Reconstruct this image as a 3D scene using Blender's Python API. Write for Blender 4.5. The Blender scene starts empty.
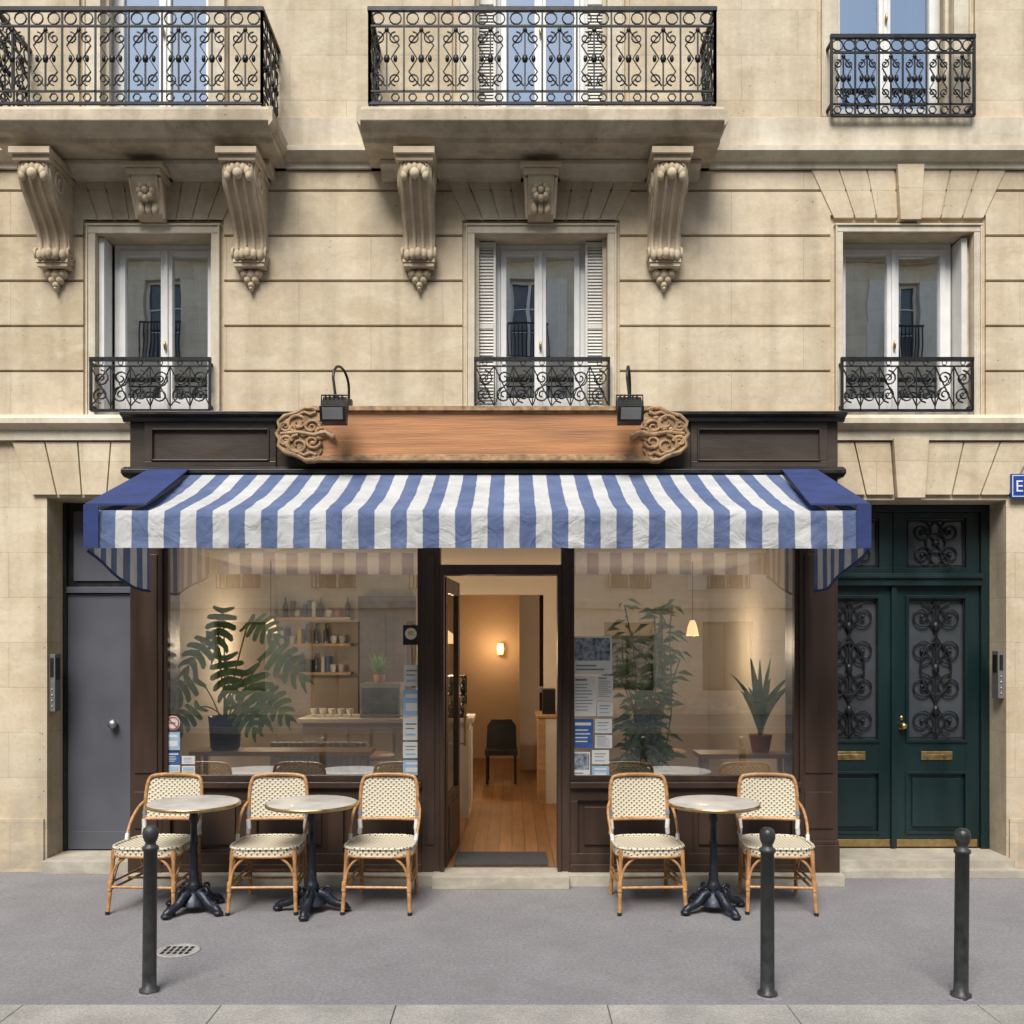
import bpy, math, random
from mathutils import Vector, Matrix, Euler, noise
random.seed(7)
R=random.Random(11)
pi=math.pi
F=975.0; D=7.8; H=1.85
def wx(u,y=0.0): return (u-512)*(D+y)/F
def wz(v,y=0.0): return H+(640-v)*(D+y)/F

# ------------------------------------------------------------------ materials
def newmat(name):
    m=bpy.data.materials.new(name); m.use_nodes=True
    nt=m.node_tree; nt.nodes.clear()
    return m,nt,nt.nodes,nt.links
def N(ns,t,**kw):
    n=ns.new(t)
    for k,v in kw.items(): setattr(n,k,v)
    return n
def ramp(ns,stops):
    r=ns.new('ShaderNodeValToRGB'); e=r.color_ramp.elements
    while len(e)<len(stops): e.new(0.5)
    for i,(p,c) in enumerate(stops):
        e[i].position=p; e[i].color=(c[0],c[1],c[2],1) if not isinstance(c,(int,float)) else (c,c,c,1)
    return r
def mixc(ns,ls,fac,a,b,bt='MIX'):
    m=ns.new('ShaderNodeMix'); m.data_type='RGBA'; m.blend_type=bt
    for s,v in ((0,fac),(6,a),(7,b)):
        if isinstance(v,(int,float)): m.inputs[s].default_value=v
        elif isinstance(v,tuple): m.inputs[s].default_value=(*v,1) if len(v)==3 else v
        else: ls.new(v,m.inputs[s])
    return m.outputs[2]
def basic(name,col,rough=.6,metal=0,var=.15,scale=8,bump=.0,bscale=60,coord='Object',emit=None,spec=.5,stretch=(1,1,1),coat=0):
    m,nt,ns,ls=newmat(name)
    o=N(ns,'ShaderNodeOutputMaterial'); p=N(ns,'ShaderNodeBsdfPrincipled')
    ls.new(p.outputs[0],o.inputs[0])
    p.inputs['Metallic'].default_value=metal; p.inputs['Roughness'].default_value=rough
    p.inputs['Specular IOR Level'].default_value=spec
    p.inputs['Coat Weight'].default_value=coat
    tc=N(ns,'ShaderNodeTexCoord'); mp=N(ns,'ShaderNodeMapping'); mp.inputs['Scale'].default_value=stretch
    ls.new(tc.outputs[coord],mp.inputs[0])
    n=N(ns,'ShaderNodeTexNoise'); n.inputs['Scale'].default_value=scale; n.inputs['Detail'].default_value=5
    ls.new(mp.outputs[0],n.inputs['Vector'])
    r=ramp(ns,[(.3,tuple(c*(1-var) for c in col)),(.7,tuple(min(1,c*(1+var)) for c in col))])
    ls.new(n.outputs[0],r.inputs[0]); ls.new(r.outputs[0],p.inputs['Base Color'])
    r2=ramp(ns,[(.3,max(0,rough-.1)),(.7,min(1,rough+.12))]); ls.new(n.outputs[0],r2.inputs[0]); ls.new(r2.outputs[0],p.inputs['Roughness'])
    if bump:
        n2=N(ns,'ShaderNodeTexNoise'); n2.inputs['Scale'].default_value=bscale; n2.inputs['Detail'].default_value=4
        ls.new(mp.outputs[0],n2.inputs['Vector'])
        b=N(ns,'ShaderNodeBump'); b.inputs['Strength'].default_value=bump; b.inputs['Distance'].default_value=.01
        ls.new(n2.outputs[0],b.inputs['Height']); ls.new(b.outputs[0],p.inputs['Normal'])
    if emit:
        p.inputs['Emission Color'].default_value=(*emit[0],1); p.inputs['Emission Strength'].default_value=emit[1]
    return m

def stone(name,c1,c2,joint=.5,rowh=.36,z0=3.63,bw=1.15,dirt=.5,pits=.25,blockvar=.14):
    m,nt,ns,ls=newmat(name)
    o=N(ns,'ShaderNodeOutputMaterial'); p=N(ns,'ShaderNodeBsdfPrincipled'); ls.new(p.outputs[0],o.inputs[0])
    p.inputs['Roughness'].default_value=.9; p.inputs['Specular IOR Level'].default_value=.2
    g=N(ns,'ShaderNodeNewGeometry'); s=N(ns,'ShaderNodeSeparateXYZ'); ls.new(g.outputs['Position'],s.inputs[0])
    sub=N(ns,'ShaderNodeMath',operation='SUBTRACT'); ls.new(s.outputs[2],sub.inputs[0]); sub.inputs[1].default_value=z0-rowh*40
    ad=N(ns,'ShaderNodeMath',operation='ADD'); ls.new(s.outputs[0],ad.inputs[0]); ls.new(s.outputs[1],ad.inputs[1])
    cb=N(ns,'ShaderNodeCombineXYZ'); ls.new(ad.outputs[0],cb.inputs[0]); ls.new(sub.outputs[0],cb.inputs[1])
    br=N(ns,'ShaderNodeTexBrick'); ls.new(cb.outputs[0],br.inputs['Vector'])
    br.inputs['Scale'].default_value=1; br.inputs['Mortar Size'].default_value=.003; br.inputs['Mortar Smooth'].default_value=.3
    br.inputs['Brick Width'].default_value=bw; br.inputs['Row Height'].default_value=rowh; br.inputs['Bias'].default_value=0
    bv=1-blockvar
    br.inputs['Color1'].default_value=(bv,bv,bv*.97,1); br.inputs['Color2'].default_value=(1.0,1.0,1.0,1)
    br.inputs['Mortar'].default_value=(1-joint,1-joint,1-joint,1)
    n=N(ns,'ShaderNodeTexNoise'); n.inputs['Scale'].default_value=1.3; n.inputs['Detail'].default_value=12; n.inputs['Roughness'].default_value=.72
    ls.new(g.outputs['Position'],n.inputs['Vector'])
    r=ramp(ns,[(.38,c2),(.60,c1)]); ls.new(n.outputs[0],r.inputs[0])
    c=mixc(ns,ls,1.0,r.outputs[0],br.outputs[0],'MULTIPLY')
    nb=N(ns,'ShaderNodeTexNoise'); nb.inputs['Scale'].default_value=3.7; nb.inputs['Detail'].default_value=9; nb.inputs['Roughness'].default_value=.7; nb.inputs['Distortion'].default_value=.6
    mpb=N(ns,'ShaderNodeMapping'); mpb.inputs['Location'].default_value=(7,3,2); mpb.inputs['Scale'].default_value=(.6,1,1.3); ls.new(g.outputs['Position'],mpb.inputs[0]); ls.new(mpb.outputs[0],nb.inputs['Vector'])
    rb=ramp(ns,[(.5,0.0),(.72,.6)]); ls.new(nb.outputs[0],rb.inputs[0])
    c=mixc(ns,ls,rb.outputs[0],c,tuple(min(.75,q*1.12+.03) for q in c1))
    rb2=ramp(ns,[(.30,.5),(.44,0.0)]); ls.new(nb.outputs[0],rb2.inputs[0])
    c=mixc(ns,ls,rb2.outputs[0],c,tuple(q*.72 for q in c2))
    n2=N(ns,'ShaderNodeTexNoise'); n2.inputs['Scale'].default_value=24; n2.inputs['Detail'].default_value=9; n2.inputs['Roughness'].default_value=.7; ls.new(g.outputs['Position'],n2.inputs['Vector'])
    r2=ramp(ns,[(.35,.88),(.6,1.0)]); ls.new(n2.outputs[0],r2.inputs[0])
    c=mixc(ns,ls,.8,c,r2.outputs[0],'MULTIPLY')
    mp=N(ns,'ShaderNodeMapping'); mp.inputs['Scale'].default_value=(6,6,.45); ls.new(g.outputs['Position'],mp.inputs[0])
    n3=N(ns,'ShaderNodeTexNoise'); n3.inputs['Scale'].default_value=1.0; n3.inputs['Detail'].default_value=9; ls.new(mp.outputs[0],n3.inputs['Vector'])
    r3=ramp(ns,[(.46,0.0),(.76,1.0)]); ls.new(n3.outputs[0],r3.inputs[0])
    ml=N(ns,'ShaderNodeMath',operation='MULTIPLY'); ls.new(r3.outputs[0],ml.inputs[0]); ml.inputs[1].default_value=dirt
    c=mixc(ns,ls,ml.outputs[0],c,(.23,.175,.115))
    mr=N(ns,'ShaderNodeMapRange'); ls.new(s.outputs[2],mr.inputs[0]); mr.inputs[1].default_value=1.3; mr.inputs[2].default_value=0; mr.inputs[3].default_value=0; mr.inputs[4].default_value=1.0
    rr=ramp(ns,[(.4,0.0),(.6,.75)]); ls.new(nb.outputs[0],rr.inputs[0])
    mm=N(ns,'ShaderNodeMath',operation='MULTIPLY'); ls.new(mr.outputs[0],mm.inputs[0]); ls.new(rr.outputs[0],mm.inputs[1])
    c=mixc(ns,ls,mm.outputs[0],c,(.27,.235,.19))
    v=N(ns,'ShaderNodeTexVoronoi'); v.inputs['Scale'].default_value=13; ls.new(g.outputs['Position'],v.inputs['Vector'])
    rv=ramp(ns,[(.06,1.0),(.11,0.0)]); ls.new(v.outputs['Distance'],rv.inputs[0])
    mv=N(ns,'ShaderNodeMath',operation='MULTIPLY'); ls.new(rv.outputs[0],mv.inputs[0]); ls.new(r3.outputs[0],mv.inputs[1])
    mv2=N(ns,'ShaderNodeMath',operation='MULTIPLY'); ls.new(mv.outputs[0],mv2.inputs[0]); mv2.inputs[1].default_value=pits*3
    c=mixc(ns,ls,mv2.outputs[0],c,(.14,.105,.07))
    ls.new(c,p.inputs['Base Color'])
    sm=N(ns,'ShaderNodeMath',operation='ADD'); ls.new(n2.outputs[0],sm.inputs[0]); ls.new(br.outputs['Fac'],sm.inputs[1]); 
    b=N(ns,'ShaderNodeBump'); b.invert=True; b.inputs['Strength'].default_value=.3; b.inputs['Distance'].default_value=.008
    ls.new(sm.outputs[0],b.inputs['Height']); ls.new(b.outputs[0],p.inputs['Normal'])
    return m

def glassmat(name,fac,tint=(.9,.93,.92),wav=.02,rough=.0,gcol=(.95,.97,1)):
    m,nt,ns,ls=newmat(name)
    o=N(ns,'ShaderNodeOutputMaterial'); mx=N(ns,'ShaderNodeMixShader'); ls.new(mx.outputs[0],o.inputs[0])
    t=N(ns,'ShaderNodeBsdfTransparent'); t.inputs[0].default_value=(*tint,1)
    g=N(ns,'ShaderNodeBsdfGlossy'); g.inputs['Roughness'].default_value=rough; g.inputs['Color'].default_value=(*gcol,1)
    fr=N(ns,'ShaderNodeFresnel'); fr.inputs[0].default_value=1.5
    a=N(ns,'ShaderNodeMath',operation='ADD'); a.use_clamp=True; ls.new(fr.outputs[0],a.inputs[0]); a.inputs[1].default_value=fac
    ls.new(a.outputs[0],mx.inputs[0]); ls.new(t.outputs[0],mx.inputs[1]); ls.new(g.outputs[0],mx.inputs[2])
    geo=N(ns,'ShaderNodeNewGeometry'); n=N(ns,'ShaderNodeTexNoise'); n.inputs['Scale'].default_value=1.3; ls.new(geo.outputs['Position'],n.inputs['Vector'])
    b=N(ns,'ShaderNodeBump'); b.inputs['Strength'].default_value=wav; b.inputs['Distance'].default_value=.2
    ls.new(n.outputs[0],b.inputs['Height']); ls.new(b.outputs[0],g.inputs['Normal'])
    return m

def stripes(name,axis):
    m,nt,ns,ls=newmat(name)
    o=N(ns,'ShaderNodeOutputMaterial'); p=N(ns,'ShaderNodeBsdfPrincipled')
    p.inputs['Roughness'].default_value=.9; p.inputs['Specular IOR Level'].default_value=.15
    tr=N(ns,'ShaderNodeBsdfTranslucent'); ms=N(ns,'ShaderNodeMixShader'); ms.inputs[0].default_value=.22
    ls.new(p.outputs[0],ms.inputs[1]); ls.new(tr.outputs[0],ms.inputs[2]); ls.new(ms.outputs[0],o.inputs[0])
    g=N(ns,'ShaderNodeNewGeometry'); s=N(ns,'ShaderNodeSeparateXYZ'); ls.new(g.outputs['Position'],s.inputs[0])
    nw=N(ns,'ShaderNodeTexNoise'); nw.inputs['Scale'].default_value=6; ls.new(g.outputs['Position'],nw.inputs['Vector'])
    mw=N(ns,'ShaderNodeMath',operation='MULTIPLY'); ls.new(nw.outputs[0],mw.inputs[0]); mw.inputs[1].default_value=.012
    aw_=N(ns,'ShaderNodeMath',operation='ADD'); ls.new(s.outputs[axis],aw_.inputs[0]); ls.new(mw.outputs[0],aw_.inputs[1])
    a=N(ns,'ShaderNodeMath',operation='ADD'); ls.new(aw_.outputs[0],a.inputs[0]); a.inputs[1].default_value=20.03
    d=N(ns,'ShaderNodeMath',operation='DIVIDE'); ls.new(a.outputs[0],d.inputs[0]); d.inputs[1].default_value=.206
    f=N(ns,'ShaderNodeMath',operation='FRACT'); ls.new(d.outputs[0],f.inputs[0])
    rf=ramp(ns,[(0,1.0),(.012,0.0),(.492,0.0),(.508,1.0),(.994,1.0)]); ls.new(f.outputs[0],rf.inputs[0])
    n=N(ns,'ShaderNodeTexNoise'); n.inputs['Scale'].default_value=4; n.inputs['Detail'].default_value=9; n.inputs['Roughness'].default_value=.65; ls.new(g.outputs['Position'],n.inputs['Vector'])
    r1=ramp(ns,[(.3,(.47,.475,.48)),(.65,(.64,.64,.63))]); ls.new(n.outputs[0],r1.inputs[0])
    r2=ramp(ns,[(.3,(.095,.130,.245)),(.7,(.155,.20,.34))]); ls.new(n.outputs[0],r2.inputs[0])
    c=mixc(ns,ls,rf.outputs[0],r1.outputs[0],r2.outputs[0]); ls.new(c,p.inputs['Base Color']); ls.new(c,tr.inputs[0])
    n2=N(ns,'ShaderNodeTexNoise'); n2.inputs['Scale'].default_value=7; n2.inputs['Detail'].default_value=4; n2.inputs['Distortion'].default_value=1.2; ls.new(g.outputs['Position'],n2.inputs['Vector'])
    b=N(ns,'ShaderNodeBump'); b.inputs['Strength'].default_value=.6; b.inputs['Distance'].default_value=.04
    ls.new(n2.outputs[0],b.inputs['Height']); ls.new(b.outputs[0],p.inputs['Normal'])
    return m

def weave():
    m,nt,ns,ls=newmat('woven_rattan')
    o=N(ns,'ShaderNodeOutputMaterial'); p=N(ns,'ShaderNodeBsdfPrincipled'); ls.new(p.outputs[0],o.inputs[0])
    p.inputs['Roughness'].default_value=.5
    tc=N(ns,'ShaderNodeTexCoord'); s=N(ns,'ShaderNodeSeparateXYZ'); ls.new(tc.outputs['Object'],s.inputs[0])
    ad=N(ns,'ShaderNodeMath',operation='ADD'); ls.new(s.outputs[1],ad.inputs[0]); ls.new(s.outputs[2],ad.inputs[1])
    outs=[]
    for q in (s.outputs[0],ad.outputs[0]):
        k=N(ns,'ShaderNodeMath',operation='MULTIPLY'); ls.new(q,k.inputs[0]); k.inputs[1].default_value=2*pi/.040
        sn=N(ns,'ShaderNodeMath',operation='SINE'); ls.new(k.outputs[0],sn.inputs[0]); outs.append(sn.outputs[0])
    ml=N(ns,'ShaderNodeMath',operation='MULTIPLY'); ls.new(outs[0],ml.inputs[0]); ls.new(outs[1],ml.inputs[1])
    r=ramp(ns,[(.40,(.60,.53,.40)),(.68,(.07,.07,.05))]); ls.new(ml.outputs[0],r.inputs[0]); ls.new(r.outputs[0],p.inputs['Base Color'])
    b=N(ns,'ShaderNodeBump'); b.inputs['Strength'].default_value=.5; b.inputs['Distance'].default_value=.004
    ls.new(ml.outputs[0],b.inputs['Height']); ls.new(b.outputs[0],p.inputs['Normal'])
    return m

def asphalt(name,c1,c2,speck=.25,sc=220):
    m,nt,ns,ls=newmat(name)
    o=N(ns,'ShaderNodeOutputMaterial'); p=N(ns,'ShaderNodeBsdfPrincipled'); ls.new(p.outputs[0],o.inputs[0])
    g=N(ns,'ShaderNodeNewGeometry')
    n=N(ns,'ShaderNodeTexNoise'); n.inputs['Scale'].default_value=.9; n.inputs['Detail'].default_value=10; n.inputs['Roughness'].default_value=.75; ls.new(g.outputs['Position'],n.inputs['Vector'])
    r=ramp(ns,[(.3,c2),(.65,c1)]); ls.new(n.outputs[0],r.inputs[0])
    n2=N(ns,'ShaderNodeTexNoise'); n2.inputs['Scale'].default_value=sc; n2.inputs['Detail'].default_value=2; ls.new(g.outputs['Position'],n2.inputs['Vector'])
    r2=ramp(ns,[(.35,1-speck*1.6),(.65,1+0.0)]); ls.new(n2.outputs[0],r2.inputs[0])
    c=mixc(ns,ls,1.0,r.outputs[0],r2.outputs[0],'MULTIPLY')
    n5=N(ns,'ShaderNodeTexNoise'); n5.inputs['Scale'].default_value=48; n5.inputs['Detail'].default_value=6; n5.inputs['Roughness'].default_value=.8; ls.new(g.outputs['Position'],n5.inputs['Vector'])
    r5=ramp(ns,[(.40,.66),(.60,1.0)]); ls.new(n5.outputs[0],r5.inputs[0])
    c=mixc(ns,ls,1.0,c,r5.outputs[0],'MULTIPLY')
    v=N(ns,'ShaderNodeTexVoronoi'); v.inputs['Scale'].default_value=2.9; ls.new(g.outputs['Position'],v.inputs['Vector'])
    rv=ramp(ns,[(.03,.6),(.055,0.0)]); ls.new(v.outputs['Distance'],rv.inputs[0])
    c=mixc(ns,ls,rv.outputs[0],c,(.10,.095,.095))
    n4=N(ns,'ShaderNodeTexNoise'); n4.inputs['Scale'].default_value=2.2; n4.inputs['Detail'].default_value=11; n4.inputs['Roughness'].default_value=.78; n4.inputs['Distortion'].default_value=.8; ls.new(g.outputs['Position'],n4.inputs['Vector'])
    r4=ramp(ns,[(.47,0.0),(.72,.6)]); ls.new(n4.outputs[0],r4.inputs[0])
    c=mixc(ns,ls,r4.outputs[0],c,(.15,.142,.14))
    ls.new(c,p.inputs['Base Color']); p.inputs['Roughness'].default_value=.85
    b=N(ns,'ShaderNodeBump'); b.inputs['Strength'].default_value=.6; b.inputs['Distance'].default_value=.006
    ls.new(n5.outputs[0],b.inputs['Height']); ls.new(b.outputs[0],p.inputs['Normal'])
    return m

def granite():
    m,nt,ns,ls=newmat('granite')
    o=N(ns,'ShaderNodeOutputMaterial'); p=N(ns,'ShaderNodeBsdfPrincipled'); ls.new(p.outputs[0],o.inputs[0])
    g=N(ns,'ShaderNodeNewGeometry')
    n=N(ns,'ShaderNodeTexNoise'); n.inputs['Scale'].default_value=110; n.inputs['Detail'].default_value=3; ls.new(g.outputs['Position'],n.inputs['Vector'])
    n1=N(ns,'ShaderNodeTexNoise'); n1.inputs['Scale'].default_value=3; n1.inputs['Detail'].default_value=6; ls.new(g.outputs['Position'],n1.inputs['Vector'])
    r=ramp(ns,[(.3,(.26,.25,.23)),(.7,(.46,.43,.39))]); ls.new(n.outputs[0],r.inputs[0])
    r1=ramp(ns,[(.3,.68),(.7,1.0)]); ls.new(n1.outputs[0],r1.inputs[0])
    c=mixc(ns,ls,1.0,r.outputs[0],r1.outputs[0],'MULTIPLY'); ls.new(c,p.inputs['Base Color']); p.inputs['Roughness'].default_value=.75
    return m

def planks():
    m,nt,ns,ls=newmat('oak_floor')
    o=N(ns,'ShaderNodeOutputMaterial'); p=N(ns,'ShaderNodeBsdfPrincipled'); ls.new(p.outputs[0],o.inputs[0]); p.inputs['Roughness'].default_value=.38
    g=N(ns,'ShaderNodeNewGeometry'); s=N(ns,'ShaderNodeSeparateXYZ'); ls.new(g.outputs['Position'],s.inputs[0])
    cb=N(ns,'ShaderNodeCombineXYZ'); ls.new(s.outputs[1],cb.inputs[0]); ls.new(s.outputs[0],cb.inputs[1])
    br=N(ns,'ShaderNodeTexBrick'); ls.new(cb.outputs[0],br.inputs['Vector']); br.inputs['Scale'].default_value=1; br.inputs['Mortar Size'].default_value=.003
    br.inputs['Brick Width'].default_value=1.1; br.inputs['Row Height'].default_value=.11
    br.inputs['Color1'].default_value=(.36,.18,.075,1); br.inputs['Color2'].default_value=(.25,.12,.045,1); br.inputs['Mortar'].default_value=(.06,.03,.015,1)
    n=N(ns,'ShaderNodeTexNoise'); n.inputs['Scale'].default_value=6; mp=N(ns,'ShaderNodeMapping'); mp.inputs['Scale'].default_value=(8,.6,1); ls.new(g.outputs['Position'],mp.inputs[0]); ls.new(mp.outputs[0],n.inputs['Vector'])
    r=ramp(ns,[(.3,.7),(.7,1.0)]); ls.new(n.outputs[0],r.inputs[0])
    ls.new(mixc(ns,ls,1.0,br.outputs[0],r.outputs[0],'MULTIPLY'),p.inputs['Base Color'])
    return m

M={}
M['stone']=stone('limestone_wall',(.68,.57,.42),(.56,.45,.31),joint=.28,dirt=.38,blockvar=.12,pits=.4)
M['stone2']=stone('limestone_upper',(.68,.575,.43),(.57,.465,.325),joint=.3,rowh=.36,bw=.9,dirt=.36,blockvar=.11,pits=.35)
M['trim']=stone('limestone_trim',(.70,.62,.495),(.58,.50,.38),joint=.05,rowh=3.1,bw=1.6,dirt=.45,pits=.2,blockvar=.06)
M['carve']=stone('limestone_carved',(.64,.53,.39),(.50,.40,.275),joint=0,rowh=9,bw=9,dirt=.4,pits=0.1,blockvar=0)
M['balc']=stone('limestone_balcony',(.64,.55,.42),(.42,.35,.26),joint=.0,rowh=9,bw=9,dirt=.65,pits=.6,blockvar=0)
M['sill']=stone('limestone_step',(.54,.50,.42),(.40,.365,.30),joint=.2,rowh=9,bw=1.3,dirt=.35,blockvar=.05)
M['opp']=stone('limestone_opposite',(.76,.69,.57),(.66,.59,.47),joint=.35,bw=.9,dirt=.2)
M['iron']=basic('wrought_iron',(.012,.012,.014),.45,.3,.3,20)
M['brown']=basic('brown_painted_wood',(.042,.023,.015),.42,0,.35,5,.15,40,stretch=(1,1,.2))
M['brown2']=basic('brown_fascia_paint',(.044,.030,.021),.45,0,.28,5,.12,40,stretch=(.3,1,1))
M['black']=basic('dark_paint',(.014,.013,.012),.4,0,.2,8)
M['signwood']=basic('oiled_sign_wood',(.40,.18,.072),.6,0,.34,5,.3,30,stretch=(.2,1,4))
M['carvewood']=basic('carved_gilt_wood',(.31,.185,.09),.55,0,.5,18,.35,60)
M['green']=basic('dark_green_paint',(.0036,.0165,.0175),.36,0,.3,4,.1,30,stretch=(1,1,.3),coat=.12)
M['grey']=basic('grey_painted_metal',(.085,.088,.105),.42,0,.12,2)
M['white']=basic('white_window_paint',(.72,.71,.69),.45,0,.08,6)
M['shutter']=basic('offwhite_shutter_paint',(.64,.62,.57),.55,0,.08,6)
M['brass']=basic('brass',(.52,.36,.16),.36,1,.2,20)
M['steel']=basic('brushed_steel',(.45,.45,.46),.4,1,.1,20)
M['panel']=basic('intercom_panel',(.17,.165,.16),.4,.2,.1,20)
M['zinc']=basic('zinc_roof',(.24,.26,.29),.5,.6,.15,3)
M['blue']=basic('blue_canvas',(.020,.036,.13),.85,0,.25,6,.4,20)
M['stripe']=stripes('striped_canvas',0); M['stripey']=stripes('striped_canvas_side',1)
M['weave']=weave()
M['cane']=basic('rattan_cane',(.42,.215,.085),.38,0,.35,30,.15,60,coat=.2)
M['bind']=basic('white_binding',(.62,.62,.58),.5,0,.1,30)
M['bindb']=basic('blue_grey_binding',(.14,.22,.31),.5,0,.1,30)
M['castiron']=basic('cast_iron',(.018,.022,.032),.4,.4,.3,25,.2,60)
M['marble']=basic('table_top',(.42,.395,.36),.45,0,.16,7,coat=.08)
M['bollard']=basic('bollard_paint',(.034,.035,.035),.45,.1,.45,14,.15,60)
M['pave']=asphalt('pavement_asphalt',(.335,.32,.326),(.26,.248,.254),.22)
M['road']=asphalt('road_asphalt',(.12,.118,.118),(.085,.084,.083),.4)
M['granite']=granite()
M['ground']=asphalt('ground_far',(.20,.195,.19),(.15,.15,.14),.2)
M['plaster']=basic('interior_plaster',(.60,.53,.44),.8,0,.06,2)
M['plaster_w']=basic('interior_warm_wall',(.58,.45,.31),.8,0,.08,2)
M['ceil']=basic('ceiling_paint',(.70,.65,.57),.85,0,.04,2)
M['oak']=planks()
M['pale_wood']=basic('pale_wood',(.52,.33,.17),.45,0,.2,6,stretch=(.4,3,3))
M['cabinet']=basic('dark_cabinet',(.07,.038,.022),.45,0,.3,5)
M['counter']=basic('counter_white',(.72,.69,.63),.5,0,.05,4)
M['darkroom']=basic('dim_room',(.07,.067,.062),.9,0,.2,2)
M['curtain']=basic('sheer_curtain',(.55,.54,.52),.9,0,.1,6)
M['leaf']=basic('leaf_green',(.085,.21,.04),.38,0,.45,9,coat=.2)
M['leaf2']=basic('leaf_light_green',(.19,.36,.075),.42,0,.4,12)
M['stem']=basic('stem_brown_green',(.14,.14,.05),.6,0,.3,20)
M['pot']=basic('dark_pot',(.03,.03,.032),.4,0,.2,10)
M['terra']=basic('terracotta',(.46,.21,.12),.75,0,.15,10)
M['paper']=basic('paper',(.66,.65,.62),.7,0,.08,6)
M['paperb']=basic('blue_print',(.035,.10,.30),.6,0,.2,30)
M['paperp']=basic('photo_print',(.20,.23,.27),.5,0,.9,28)
M['ink']=basic('ink_grey',(.18,.19,.21),.7,0,.2,60)
M['yellow']=basic('yellow_print',(.60,.42,.06),.6,0,.2,30)
M['red']=basic('red_print',(.55,.05,.03),.6,0,.1,30)
M['lightblue']=basic('light_blue_print',(.30,.45,.62),.6,0,.1,30)
M['enamel']=basic('blue_enamel',(.015,.06,.28),.3,0,.1,10)
M['glass']=glassmat('shop_glass',.46,(.93,.95,.94),.003)
M['glassd']=glassmat('door_glass',.08)
M['wglass']=glassmat('window_glass',.66,(.6,.63,.63),.008)
M['wglass2']=glassmat('window_glass_upper',.45,(.5,.53,.55),.01,gcol=(.80,.90,1.0))
M['oppglass']=basic('opposite_glass',(.05,.058,.065),.08,0,.3,2,spec=1.0)
M['lamp']=basic('lit_opal_shade',(.9,.75,.5),.5,0,.02,5,emit=((1,.62,.28),2.0))
M['lens']=basic('lamp_lens',(.16,.16,.16),.15,0,.1,5)
M['bottle']=basic('dark_bottle_glass',(.02,.03,.015),.1,0,.3,10,spec=.8)
M['mat']=basic('door_mat',(.05,.05,.05),.95,0,.3,60,.4,150)

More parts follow.
